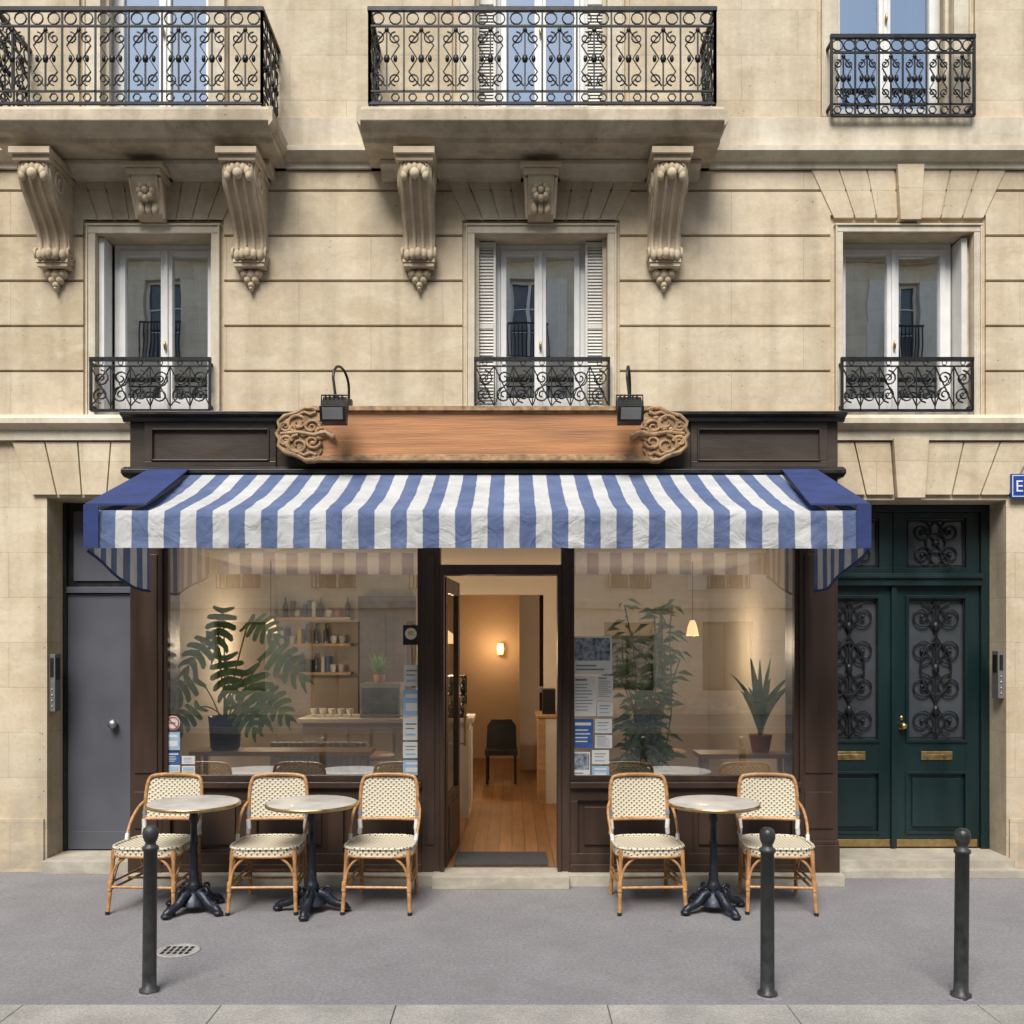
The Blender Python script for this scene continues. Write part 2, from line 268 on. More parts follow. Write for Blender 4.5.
# ------------------------------------------------------------------ mesh builder
class MB:
    def __init__(s): s.v=[];s.f=[];s.mi=[];s.sm=[];s.mats=[]
    def mid(s,m):
        mm=M[m]
        if mm not in s.mats: s.mats.append(mm)
        return s.mats.index(mm)
    def add(s,vs,fs,m,smooth=False):
        o=len(s.v); s.v+= [tuple(v) for v in vs]; k=s.mid(m)
        for f in fs: s.f.append([i+o for i in f]); s.mi.append(k); s.sm.append(smooth)
    def box(s,x0,x1,y0,y1,z0,z1,m):
        if x0>x1:x0,x1=x1,x0
        if y0>y1:y0,y1=y1,y0
        if z0>z1:z0,z1=z1,z0
        vs=[(x0,y0,z0),(x1,y0,z0),(x1,y1,z0),(x0,y1,z0),(x0,y0,z1),(x1,y0,z1),(x1,y1,z1),(x0,y1,z1)]
        s.add(vs,[(0,3,2,1),(4,5,6,7),(0,1,5,4),(1,2,6,5),(2,3,7,6),(3,0,4,7)],m)
    def quad(s,a,b,c,d,m): s.add([a,b,c,d],[(0,1,2,3)],m)
    def prism(s,poly,axis,a0,a1,m,smooth=False):
        n=len(poly)
        def mk(p,a):
            if axis=='x': return (a,p[0],p[1])
            if axis=='y': return (p[0],a,p[1])
            return (p[0],p[1],a)
        vs=[mk(p,a0) for p in poly]+[mk(p,a1) for p in poly]
        fs=[(i,(i+1)%n,(i+1)%n+n,i+n) for i in range(n)]
        s.add(vs,fs,m,smooth)
        s.add(vs,[tuple(range(n))[::-1],tuple(range(n,2*n))],m,False)
    def lathe(s,prof,c,m,n=16,smooth=True,rx=1,ry=1):
        vs=[];fs=[];k=len(prof)
        for i in range(n):
            a=2*pi*i/n
            for r,z in prof: vs.append((c[0]+r*rx*math.cos(a),c[1]+r*ry*math.sin(a),c[2]+z))
        for i in range(n):
            j=(i+1)%n
            for q in range(k-1): fs.append((i*k+q,j*k+q,j*k+q+1,i*k+q+1))
        s.add(vs,fs,m,smooth)
        s.add([vs[i*k] for i in range(n)],[tuple(range(n))[::-1]],m); s.add([vs[i*k+k-1] for i in range(n)],[tuple(range(n))],m)
    def tube(s,pts,r,m,n=6,closed=False,smooth=True):
        pts=[Vector(p) for p in pts]; k=len(pts); rs=r if isinstance(r,(list,tuple)) else [r]*k
        T=[]
        for i in range(k):
            if closed: t=pts[(i+1)%k]-pts[i-1]
            else: t=pts[min(i+1,k-1)]-pts[max(i-1,0)]
            T.append(t.normalized() if t.length>1e-9 else Vector((0,0,1)))
        up=Vector((0,1,0)) if abs(T[0].y)<.9 else Vector((1,0,0))
        nn=(up-T[0]*up.dot(T[0])).normalized(); vs=[];fs=[]
        for i in range(k):
            nn=(nn-T[i]*nn.dot(T[i])); nn=nn.normalized() if nn.length>1e-6 else T[i].orthogonal().normalized()
            b=T[i].cross(nn)
            for j in range(n):
                a=2*pi*j/n+pi/4
                vs.append(pts[i]+(nn*math.cos(a)+b*math.sin(a))*rs[i])
        for i in range(k if closed else k-1):
            i2=(i+1)%k
            for j in range(n): fs.append((i*n+j,i*n+(j+1)%n,i2*n+(j+1)%n,i2*n+j))
        s.add(vs,fs,m,smooth)
        if not closed: s.add(vs[:n],[tuple(range(n))[::-1]],m); s.add(vs[-n:],[tuple(range(n))],m)
    def ell(s,c,r,m,n=10,k=7):
        vs=[];fs=[]
        for i in range(k+1):
            t=pi*i/k
            for j in range(n):
                a=2*pi*j/n; vs.append((c[0]+r[0]*math.sin(t)*math.cos(a),c[1]+r[1]*math.sin(t)*math.sin(a),c[2]+r[2]*math.cos(t)))
        for i in range(k):
            for j in range(n): fs.append((i*n+j,(i+1)*n+j,(i+1)*n+(j+1)%n,i*n+(j+1)%n))
        s.add(vs,fs,m,True)
    def wall(s,x0,x1,z0,z1,y,holes,dep,m,mr=None):
        xs=sorted({x0,x1,*[h[0] for h in holes],*[h[1] for h in holes]}); zs=sorted({z0,z1,*[h[2] for h in holes],*[h[3] for h in holes]})
        xs=[x for x in xs if x0<=x<=x1]; zs=[z for z in zs if z0<=z<=z1]
        for i in range(len(xs)-1):
            for j in range(len(zs)-1):
                cx=(xs[i]+xs[i+1])/2; cz=(zs[j]+zs[j+1])/2
                if any(h[0]<cx<h[1] and h[2]<cz<h[3] for h in holes): continue
                s.quad((xs[i],y,zs[j]),(xs[i+1],y,zs[j]),(xs[i+1],y,zs[j+1]),(xs[i],y,zs[j+1]),m)
        mr=mr or m
        for a,b,c,d in [h[:4] for h in holes]:
            y2=y+dep
            s.quad((a,y,c),(a,y2,c),(a,y2,d),(a,y,d),mr); s.quad((b,y,c),(b,y,d),(b,y2,d),(b,y2,c),mr)
            s.quad((a,y,d),(a,y2,d),(b,y2,d),(b,y,d),mr); s.quad((a,y,c),(b,y,c),(b,y2,c),(a,y2,c),mr)
    def finish(s,name,parent=None,bevel=0,origin='base'):
        xs=[v[0] for v in s.v];ys=[v[1] for v in s.v];zs=[v[2] for v in s.v]
        if origin=='base': c=Vector(((min(xs)+max(xs))/2,(min(ys)+max(ys))/2,min(zs)))
        else: c=Vector(origin)
        me=bpy.data.meshes.new(name); me.from_pydata([tuple(Vector(v)-c) for v in s.v],[],s.f)
        for m in s.mats: me.materials.append(m)
        me.polygons.foreach_set('material_index',s.mi); me.polygons.foreach_set('use_smooth',s.sm); me.update()
        ob=bpy.data.objects.new(name,me); bpy.context.scene.collection.objects.link(ob); ob.location=c
        if parent: ob.parent=parent; ob.matrix_parent_inverse=Matrix.Translation(-parent.location)
        if bevel:
            b=ob.modifiers.new('bevel','BEVEL'); b.width=bevel; b.segments=2; b.limit_method='ANGLE'; b.angle_limit=math.radians(50)
        return ob
def empty(name,loc=(0,0,0)):
    e=bpy.data.objects.new(name,None); e.location=loc; e.empty_display_size=.2; bpy.context.scene.collection.objects.link(e); return e

# ------------------------------------------------------------------ ironwork
def spiral(cx,cz,r,a0,turns,d=1,n=12,rin=.22):
    return [(cx+(r*(1-(1-rin)*i/n))*math.cos(a0+d*2*pi*turns*i/n), cz+(r*(1-(1-rin)*i/n))*math.sin(a0+d*2*pi*turns*i/n)) for i in range(n+1)]
def railing(mb,p0,p1,z0,z1,cell=.25,style='balcony',top=True,rt=.0062):
    p0=Vector((p0[0],p0[1],0)); p1=Vector((p1[0],p1[1],0)); L=(p1-p0).length; dv=(p1-p0)/L
    def P(a,z): q=p0+dv*a; return (q.x,q.y,z)
    def bar(a0,z_0,a1,z_1,w):
        q0=p0+dv*a0; q1=p0+dv*a1
        mb.tube([(q0.x,q0.y,z_0),(q1.x,q1.y,z_1)],w,'iron',4,smooth=False)
    def T(pts,r=rt): mb.tube([P(a,z) for a,z in pts],r,'iron',4)
    n=max(1,round(L/cell)); w=L/n
    bar(-.01,z1,L+.01,z1,.021); 
    bar(0,z0,L,z0,.014)
    bar(0,z0,0,z1,.014); bar(L,z0,L,z1,.014)
    if style=='balcony':
        zb=z1-.125; bar(0,zb,L,zb,.010); zc=z0+.09; bar(0,zc,L,zc,.009)
        for i in range(n):
            a=i*w; c=a+w/2; hh=zb-zc
            if i: bar(a,z0,a,z1,.009)
            bar(c,zc,c,zb,.008)
            for cc in (a+w*.25,a+w*.75):
                T([(cc+.044*math.cos(t*pi/5),(zb+z1-.012)/2+.044*math.sin(t*pi/5)) for t in range(11)])
                T([(cc+.03*math.cos(t*pi/3),(z0+zc)/2+.03*math.sin(t*pi/3)) for t in range(7)])
            for sg in (-1,1):
                x=c+sg*w*.25; r=w*.19
                T(spiral(x,zb-.09,r,pi/2 if sg>0 else pi/2,1.25,sg,14))
                T(spiral(x,zc+.09,r,-pi/2,1.25,-sg,14))
                T([(c+sg*w*.04,zc+.04),(c+sg*w*.36,zc+hh*.3),(c+sg*w*.12,zc+hh*.5),(c+sg*w*.36,zc+hh*.7),(c+sg*w*.04,zb-.04)])
                q=P(x,zc+hh*.5); mb.ell(q,(.016,.016,.028),'iron',6,4)
            q=P(c,zc+hh*.5); mb.ell(q,(.024,.018,.035),'iron',6,4)
            q=P(c,zb-.03); mb.ell(q,(.018,.016,.02),'iron',6,4)
    else:
        zb=z1-.055; bar(0,zb,L,zb,.008); zc=z0+.035; hh=zb-zc
        for i in range(n):
            a=i*w; c=a+w/2; m_=1 if i%2 else -1
            if i: bar(a,z0,a,zb,.006)
            T(spiral(c,zc+hh*.70,min(w*.42,hh*.27),-pi/2*m_,1.5,m_,16),.0075)
            T(spiral(c,zc+hh*.28,min(w*.42,hh*.27),pi/2*m_,1.5,m_,16),.0075)
            T([(a,zc),(c-m_*w*.2,zc+hh*.4),(c+m_*w*.2,zc+hh*.6),(a+w,zb)])
            T([(a+w,zc),(c,zc+hh*.5),(a,zb)])
            T([(c+.02*math.cos(t*pi/3),(zb+z1)/2+.02*math.sin(t*pi/3)) for t in range(7)],.004)

# ------------------------------------------------------------------ building
bld=empty('apartment_building',(0,3,0))
XL,XR=-6.2,6.2
winL=(-3.32,-2.40,3.64,5.09); winC=(-.296,.76,3.64,5.09); winR=(2.64,3.68,3.64,5.10)
holes=[(-3.72,-2.95,0.0,2.99),(2.376,3.954,0.0,2.97),(-2.75,2.3,0.0,3.0),
 winL,winC,winR,(-3.28,-2.42,5.70,8.2),(-.296,.76,5.70,8.2),(2.60,3.52,6.02,8.2)]
mb=MB(); mb.wall(XL,XR,0,8.9,0,holes,.42,'stone'); mb.finish('walls',bld)
mb=MB()
def cut(x0,x1,hs):
    seg=[(x0,x1)]
    for a,b in hs:
        ns_=[]
        for p,q in seg:
            if b<=p or a>=q: ns_.append((p,q)); continue
            if a>p: ns_.append((p,a))
            if b<q: ns_.append((b,q))
        seg=ns_
    return seg
g=.36; fh=[(winL[0]-.10,winL[1]+.10,3.6,5.2),(winC[0]-.10,winC[1]+.10,3.6,5.2),(winR[0]-.10,winR[1]+.10,3.6,5.24)]
def courses(z0,z1,h,hs,y,m):
    z=z0
    while z<z1-.01:
        a=z+.007; b=min(z+h,z1)-.007
        lv=sorted({a,b,*[q for hh in hs for q in (hh[2],hh[3]) if a<q<b]})
        for i in range(len(lv)-1):
            mid=(lv[i]+lv[i+1])/2
            for p,q in cut(XL,XR,[(hh[0],hh[1]) for hh in hs if hh[2]<mid<hh[3]]):
                mb.prism([(0.002,lv[i]-(0.006 if i==0 else 0)),(y,lv[i]+(0.004 if i==0 else 0)),(y,lv[i+1]-(0.004 if i==len(lv)-2 else 0)),(0.002,lv[i+1]+(0.006 if i==len(lv)-2 else 0))],'x',p,q,m)
        z+=h
courses(3.635,5.60,g,fh,-.024,'stone')
mb.finish('rusticated_courses',bld)
mb=MB()
for a,b in ((XL,-2.93),(2.50,XR)):
    mb.box(a,b,-.05,0,3.44,3.52,'trim'); mb.prism([(0,3.52),(-.06,3.52),(-.12,3.56),(-.12,3.60),(-.09,3.632),(0,3.634)],'x',a,b,'trim')
mb.box(-2.93,2.50,-.03,0,3.53,3.634,'trim')
mb.finish('string_course',bld)
mb=MB()
mb.prism([(0,5.60),(-.05,5.60),(-.06,5.645),(-.10,5.66),(-.14,5.70),(-.14,5.74),(-.095,5.75),(-.095,5.98),(-.06,6.0),(0,6.0)],'x',XL,XR,'trim')
for a,b in ((XL,-3.45),(-2.25,-.48),(.94,2.43),(3.69,XR)):
    mb.box(a,b,-.03,0,6.0,8.75,'stone2')
mb.prism([(0,8.5),(-.05,8.5),(-.1,8.62),(-.3,8.75),(-.34,8.8),(-.34,8.95),(0,8.98)],'x',XL,XR,'trim')
mb.finish('cornice',bld)
mb=MB()
mb.prism([(0.02,8.95),(.9,10.9),(9.9,10.9),(10,8.95)],'x',XL,XR,'zinc'); mb.finish('mansard_roof',bld)
mb=MB()
mb.box(XL,XL+.3,.0,10,0,8.95,'stone'); mb.box(XR-.3,XR,.0,10,0,8.95,'stone'); mb.box(XL,XR,9.7,10,0,8.95,'stone'); mb.finish('rear_walls',bld)
mb=MB()
for a,b in ((XL,-3.74),(3.974,XR)):
    mb.box(a,b,-.02,0,0,.42,'stone')
mb.finish('plinth',bld)
def surround(x0,x1,z0,z1,w,name='window_surround',sill=True):
    b=MB()
    b.box(x0-w,x0-.002,-.032,0,z0,z1+.002,'trim'); b.box(x1+.002,x1+w,-.032,0,z0,z1+.002,'trim')
    b.box(x0-w,x1+w,-.035,0,z1+.002,z1+w,'trim')
    b.box(x0-w-.012,x0-w,-.045,0,z0,z1+w,'trim'); b.box(x1+w,x1+w+.012,-.045,0,z0,z1+w,'trim'); b.box(x0-w-.02,x1+w+.02,-.048,0,z1+w,z1+w+.015,'trim')
    b.box(x0-.001,x0+.03,.06,.10,z0,z1,'trim'); b.box(x1-.03,x1+.001,.06,.10,z0,z1,'trim')
    if sill: b.box(x0-.0,x1+.0,-.02,.3,z0,z0+.03,'sill')
    b.finish(name,bld,.004)
for wn in (winL,winC): surround(*wn,.06)
surround(*winR,.05)
for wn in ((-3.28,-2.42,6.0,8.2),(-.296,.76,6.0,8.2),(2.60,3.52,6.02,8.2)): surround(*wn,.12,sill=False)
def voussoirs(xc,hb,ht,z0,z1,n,y,key=True,m='stone'):
    b=MB()
    for i in range(n):
        a=-1+2*i/n; c=-1+2*(i+1)/n; gp=.006
        k=key and i==n//2
        yy=y-.045 if k else y
        zt=z1+.02 if k else z1; zb=z0-(.03 if k else 0)
        b.prism([(xc+a*hb+gp,zb),(xc+c*hb-gp,zb),(xc+c*ht-gp,zt),(xc+a*ht+gp,zt)],'y',yy,-.001,m)
    b.finish('voussoirs',bld,.004)
voussoirs(-2.86,.56,.74,5.20,5.59,9,-.034,False)
voussoirs(.232,.60,.80,5.20,5.59,9,-.034,False)
voussoirs(3.16,.60,.78,5.215,5.60,7,-.034,True)
voussoirs(3.165,.80,1.02,3.01,3.43,7,-.03,True)
voussoirs(-3.33,.50,.66,3.01,3.43,5,-.03,False)
def shutter(b,x0,x1,y,z0,z1,m='shutter'):
    b.box(x0,x0+.02,y,y+.03,z0,z1,m); b.box(x1-.02,x1,y,y+.03,z0,z1,m)
    for z in (z0,(z0+z1)/2,z1-.04): b.box(x0+.02,x1-.02,y+.001,y+.029,z,z+.04,m)
    z=z0+.05
    while z<z1-.05:
        b.prism([(y+.004,z),(y+.008,z-.004),(y+.026,z+.026),(y+.022,z+.030)],'x',x0+.02,x1-.02,m); z+=.026
    b.box(x0+.018,x1-.018,y+.028,y+.034,z0,z1,m)
def window(x0,x1,z0,z1,y,glass='wglass',sh=0,transom=None,name='window',curt=True):
    b=MB()
    if sh: shutter(b,x0+.005,x0+sh,y-.09,z0+.03,z1-.01); shutter(b,x1-sh,x1-.005,y-.09,z0+.03,z1-.01); x0+=sh*.95; x1-=sh*.95
    f=.045; b.box(x0,x0+f,y,y+.07,z0+.03,z1,'white'); b.box(x1-f,x1,y,y+.07,z0+.03,z1,'white')
    b.box(x0+f,x1-f,y,y+.07,z1-f,z1,'white'); b.box(x0+f,x1-f,y,y+.07,z0+.03,z0+.08,'white')
    xc=(x0+x1)/2
    for a,c in ((x0+f+.003,xc-.002),(xc+.002,x1-f-.003)):
        s=.045
        b.box(a,a+s,y-.015,y+.045,z0+.084,z1-f-.004,'white'); b.box(c-s,c,y-.015,y+.045,z0+.084,z1-f-.004,'white')
        b.box(a+s,c-s,y-.013,y+.043,z1-f-.004-s,z1-f-.004,'white'); b.box(a+s,c-s,y-.013,y+.043,z0+.084,z0+.19,'white')
    b.box(xc-.016,xc+.016,y-.032,y-.014,z0+.09,z1-f-.01,'white')
    b.ell((xc,y-.05,z0+(z1-z0)*.42),(.012,.02,.04),'brass',8,5)
    b.finish(name+'_frame',bld,.003)
    q=MB(); t1=R.uniform(-.0015,.0015)
    q.quad((x0+f,y+.018,z0+.08),(xc,y+.018+t1,z0+.08),(xc,y+.018+t1*.3,z1-f),(x0+f,y+.018,z1-f),glass)
    q.quad((xc+.001,y+.018-t1,z0+.08),(x1-f,y+.018,z0+.08),(x1-f,y+.018+t1,z1-f),(xc+.001,y+.018,z1-f),glass)
    q.finish(name+'_pane',bld)
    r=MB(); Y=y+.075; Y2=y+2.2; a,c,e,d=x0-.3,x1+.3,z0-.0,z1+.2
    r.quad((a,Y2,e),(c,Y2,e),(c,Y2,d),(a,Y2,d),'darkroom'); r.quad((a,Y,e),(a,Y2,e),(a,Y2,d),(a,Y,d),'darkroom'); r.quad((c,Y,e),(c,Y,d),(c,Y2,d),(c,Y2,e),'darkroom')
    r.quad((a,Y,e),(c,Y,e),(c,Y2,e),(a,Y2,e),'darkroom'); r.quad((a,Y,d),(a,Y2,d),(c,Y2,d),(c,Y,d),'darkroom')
    if curt:
        for sx,w_ in ((x0+f,.17),(x1-f-.17,.17)):
            n=18; vs=[];fs=[]
            for i in range(n+1):
                xx=sx+w_*i/n; yy=Y+.06+.02*math.sin(i*1.9)
                vs+=[(xx,yy,z0+.1),(xx,yy,z1)]
            for i in range(n): fs.append((2*i,2*i+2,2*i+3,2*i+1))
            r.add(vs,fs,'curtain',True)
    r.finish(name+'_room',bld)
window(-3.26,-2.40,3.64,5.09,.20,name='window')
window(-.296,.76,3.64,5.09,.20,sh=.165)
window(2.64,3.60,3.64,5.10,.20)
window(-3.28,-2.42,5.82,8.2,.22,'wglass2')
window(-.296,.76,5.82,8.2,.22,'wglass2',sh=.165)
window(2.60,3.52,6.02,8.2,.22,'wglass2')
b=MB(); 
b.box(-3.318,-3.275,.03,.19,3.68,5.08,'white'); b.box(3.61,3.655,.03,.28,3.68,5.08,'shutter')
b.finish('folded_shutters',bld,.003)
for (x0,x1) in ((-3.33,-2.39),(-.29,.765),(2.61,3.64)):
    b=MB(); railing(b,(x0,-.09),(x1,-.09),3.665,4.07,.155,'win')
    for x in (x0,x1):
        b.box(x-.008,x+.008,-.09,.0,4.03,4.05,'iron'); b.box(x-.008,x+.008,-.09,.0,3.69,3.71,'iron')
    b.finish('window_railing',bld)
b=MB(); railing(b,(2.51,-.14),(3.63,-.14),5.97,6.59,.2,'balcony')
for x in (2.51,3.63): b.box(x-.01,x+.01,-.14,0,6.54,6.56,'iron'); b.box(x-.01,x+.01,-.14,0,6.05,6.07,'iron')
b.finish('window_railing',bld)
def balcony(x0,x1,corb,key):
    b=MB(); zb,zt=5.63,5.80
    prof=[(0,5.60),(-.44,5.60),(-.46,zb),(-.53,zb+.005),(-.56,zb+.03),(-.60,zb+.06),(-.60,zt-.03),(-.585,zt),(0,zt)]
    b.prism(prof,'x',x0+.03,x1-.03,'balc')
    for s,x in ((-1,x0+.03),(1,x1-.03)):
        b.prism([(x,zb+.02),(x+s*.01,zb+.03),(x+s*.03,zb+.06),(x+s*.03,zt-.032),(x+s*.02,zt-.004),(x,zt-.004)],'y',-.60,-.0,'balc')
    b.prism([(0,5.50),(-.10,5.50),(-.13,5.54),(-.20,5.56),(-.20,5.598),(0,5.598)],'x',x0+.12,x1-.12,'trim')
    b.finish('balcony_slab',bld,.006)
    r=MB(); y=-.55
    railing(r,(x0+.09,y),(x1-.09,y),zt+.04,zt+.74,.245)
    railing(r,(x0+.09,y),(x0+.09,-.02),zt+.04,zt+.74,.245); railing(r,(x1-.09,y),(x1-.09,-.02),zt+.04,zt+.74,.245)
    r.finish('balcony_railing',bld)
    for xc in corb:
        c=MB(); w=.125
        up_=[]; 
        for i in range(25):
            t=i/24; z=5.50-t*.68
            yy=-(.12+.29*(0.5+0.5*math.cos(pi*min(1,t*1.15)))+.035*math.sin(t*pi*2.2))
            up_.append((yy,z))
        poly=[(0,5.50)]+up_+[(0,4.82)]
        c.prism(poly,'x',xc-w,xc+w,'carve')
        for k in (-.098,-.033,.033,.098):
            c.tube([(xc+k,p[0]-.004,p[1]) for p in up_[1:-1]],[.017]*23,'carve',6)
        for s in (-1,1):
            c.tube([(xc+s*(w+.004),-.16+p[0],5.32+p[1]) for p in spiral(-.12,.04,.10,0,1.6,1,20)],.015,'carve',5)
            c.tube([(xc+s*(w+.004),-.05+p[0],4.90+p[1]) for p in spiral(-.05,0,.06,0,1.5,-1,16)],.012,'carve',5)
        c.box(xc-w-.03,xc+w+.03,-.50,0,5.50,5.55,'carve'); c.box(xc-w-.015,xc+w+.015,-.47,0,5.46,5.499,'carve')
        for j in range(7):
            a=pi*j/6; c.ell((xc+.08*math.cos(a),-.435,5.36+.065*math.sin(a)),(.028,.028,.042),'carve',8,5)
        c.ell((xc,-.45,5.37),(.038,.033,.042),'carve')
        for s in (-1,1): c.tube([(xc+s*.05+p[0],-.44,5.43+p[1]) for p in spiral(0,0,.04,0,1.3,s,12)],.011,'carve',5)
        for j in range(5): c.ell((xc+(-.09+.045*j),-.14-.02*(2-abs(2-j)),4.875),(.028,.03,.045),'carve',8,5)
        c.box(xc-w*.95,xc+w*.95,-.13,0,4.79,4.819,'carve')
        for j,(dx,dz,rr) in enumerate(((-.055,4.755,.036),(.055,4.755,.036),(0,4.75,.045),(-.03,4.705,.03),(.03,4.705,.03),(0,4.665,.028),(0,4.635,.017))):
            c.ell((xc+dx,-.05,dz),(rr,.045,rr),'carve',8,6)
        c.finish('balcony_console',bld,.004)
    k=MB(); xc=key
    k.prism([(0,5.50),(-.26,5.50),(-.24,5.40),(-.17,5.30),(-.13,5.20),(-.10,5.17),(0,5.17)],'x',xc-.10,xc+.10,'carve')
    k.box(xc-.16,xc+.16,-.30,0,5.50,5.535,'carve'); k.box(xc-.135,xc+.135,-.275,0,5.455,5.499,'carve')
    for j in range(8):
        a=2*pi*j/8; k.ell((xc+.05*math.cos(a),-.215,5.345+.055*math.sin(a)),(.026,.03,.03),'carve',8,5)
    k.ell((xc,-.235,5.345),(.025,.03,.025),'carve')
    for j in (-1,0,1): k.ell((xc+j*.05,-.155,5.235),(.028,.03,.05),'carve',8,5)
    for s in (-1,1): k.tube([(xc+s*.105,-.10,5.18),(xc+s*.11,-.16,5.30),(xc+s*.115,-.23,5.44)],.018,'carve',6)
    k.finish('carved_keystone',bld,.004)
balcony(-3.93,-1.77,(-3.62,-2.07),-2.85)
balcony(-1.15,1.60,(-.735,1.205),.225)

d=MB(); y=.30
d.box(-3.72,-2.95,-.10,.42,0,.10,'sill')
d.box(-3.72,-3.69,y-.03,y+.05,.10,2.98,'black'); d.box(-2.99,-2.952,y-.03,y+.05,.10,2.98,'black'); d.box(-3.69,-2.99,y-.028,y+.05,2.24,2.29,'grey')
d.box(-3.69,-2.99,y,y+.045,.11,2.235,'grey'); d.box(-3.685,-2.995,y-.004,y,.112,.26,'grey')
d.box(-3.69,-2.99,y+.01,y+.03,2.29,2.98,'black'); d.box(-3.64,-3.05,y-.005,y+.012,2.34,2.92,'grey')
d.lathe([(.0,0),(.028,0),(.034,.01),(.034,.02),(0,.02)],(-3.30,y-.03,1.145),'steel',14)
d.ell((-3.30,y-.05,1.155),(.038,.03,.038),'steel',12,8)
d.finish('service_door',bld,.004)
d=MB(); y=.30; x0,x1=2.376,3.954; zb=.12; zt=2.97; xm=3.165
d.box(x0,x1,-.14,.42,0,zb,'sill'); d.box(x0-.0,x1+.12,-.24,-.14,0,.06,'sill')
d.box(x0,x0+.07,y-.03,y+.08,zb,zt,'green'); d.box(x1-.07,x1,y-.03,y+.08,zb,zt,'green'); d.box(x0+.07,x1-.07,y-.03,y+.08,zt-.06,zt,'green')
d.box(x0+.07,x1-.07,y-.05,y+.06,2.30,2.40,'green'); d.box(x0+.07,x1-.07,y-.07,y-.05,2.36,2.385,'green')
for a,c in ((x0+.07,xm-.004),(xm+.004,x1-.07)):
    d.box(a,c,y,y+.04,2.40,2.45,'green'); d.box(a,a+.11,y+.001,y+.041,2.45,zt-.06,'green'); d.box(c-.11,c,y+.001,y+.041,2.45,zt-.06,'green'); d.box(a+.11,c-.11,y,y+.04,zt-.11,zt-.06,'green')
    d.box(a+.11,c-.11,y+.03,y+.05,2.45,zt-.11,'oppglass')
    d.box(a,a+.12,y,y+.05,zb+.01,2.30,'green'); d.box(c-.12,c,y,y+.05,zb+.01,2.30,'green')
    for za,zc in ((zb+.01,.26),(.74,1.02),(2.20,2.30)): d.box(a+.12,c-.12,y+.002,y+.05,za,zc,'green')
    d.box(a+.12,c-.12,y+.025,y+.05,.26,.74,'green'); d.box(a+.16,c-.16,y+.006,y+.026,.30,.70,'green')
    d.box(a+.10,a+.125,y-.014,y,1.0,2.22,'green'); d.box(c-.125,c-.10,y-.014,y,1.0,2.22,'green'); d.box(a+.125,c-.125,y-.014,y+.001,2.195,2.22,'green'); d.box(a+.125,c-.125,y-.014,y+.001,1.0,1.025,'green')
    d.box(a+.10,a+.12,y-.010,y,.24,.76,'green'); d.box(c-.12,c-.10,y-.010,y,.24,.76,'green'); d.box(a+.12,c-.12,y-.010,y+.001,.74,.76,'green'); d.box(a+.12,c-.12,y-.010,y+.001,.24,.26,'green')
    d.box(a+.12,c-.12,y+.035,y+.045,1.02,2.20,'oppglass')
    d.box(a+.02,c-.02,y-.006,y,zb+.015,zb+.075,'brass')
    mx=(a+c)/2
    d.box(mx-.13,mx+.13,y-.008,y+.002,.855,.925,'brass'); d.box(mx-.10,mx+.10,y-.012,y-.008,.88,.90,'brass')
    def T(pts,r=.0085): d.tube([(p[0],y+.012,p[1]) for p in pts],r,'iron',4)
    hw=(c-a)/2-.125
    for za,zc in ((1.03,2.19),(2.46,2.85)):
        T([(mx-hw,za),(mx-hw,zc)]);T([(mx+hw,za),(mx+hw,zc)]);T([(mx-hw,za+.01),(mx+hw,za+.01)]);T([(mx-hw,zc-.01),(mx+hw,zc-.01)])
        hh=zc-za; kk=4 if hh>.6 else 2
        for s in (-1,1):
            for i in range(kk):
                zz=za+hh*(i+.5)/kk; rr=min(hw*.48,hh/kk*.46)
                T(spiral(mx+s*hw*.5,zz,rr,(pi/2 if i%2 else -pi/2),1.6,s if i%2 else -s,18))
                T([(mx,zz-hh/kk*.45),(mx+s*hw*.35,zz),(mx,zz+hh/kk*.45)])
                d.ell((mx+s*hw*.5,y+.012,zz),(.018,.015,.018),'iron',6,4)
        if hh>.6:
            T([(mx,za),(mx,zc)])
            T([(mx+hw*.55*math.cos(t*pi/10),za+hh*.5+hw*.95*math.sin(t*pi/10)) for t in range(21)],.01)
            for q in (.2,.5,.8): d.ell((mx,y+.008,za+hh*q),(.03,.02,.045),'iron',8,5)
        else:
            T([(mx+hw*.35*math.cos(t*pi/8),za+hh*.5+hw*.35*math.sin(t*pi/8)) for t in range(17)],.01); d.ell((mx,y+.008,za+hh*.5),(.03,.02,.03),'iron',8,5)
d.box(xm-.022,xm+.022,y-.03,y-.001,zb+.01,2.30,'green')
d.ell((xm+.07,y-.05,1.14),(.028,.028,.028),'brass',12,8); d.lathe([(0,0),(.03,0),(.03,.008),(0,.008)],(xm+.07,y-.008,1.11),'brass',12)
d.ell((xm+.07,y-.006,1.20),(.016,.008,.022),'brass',10,6)
d.finish('entrance_double_door',bld,.004)

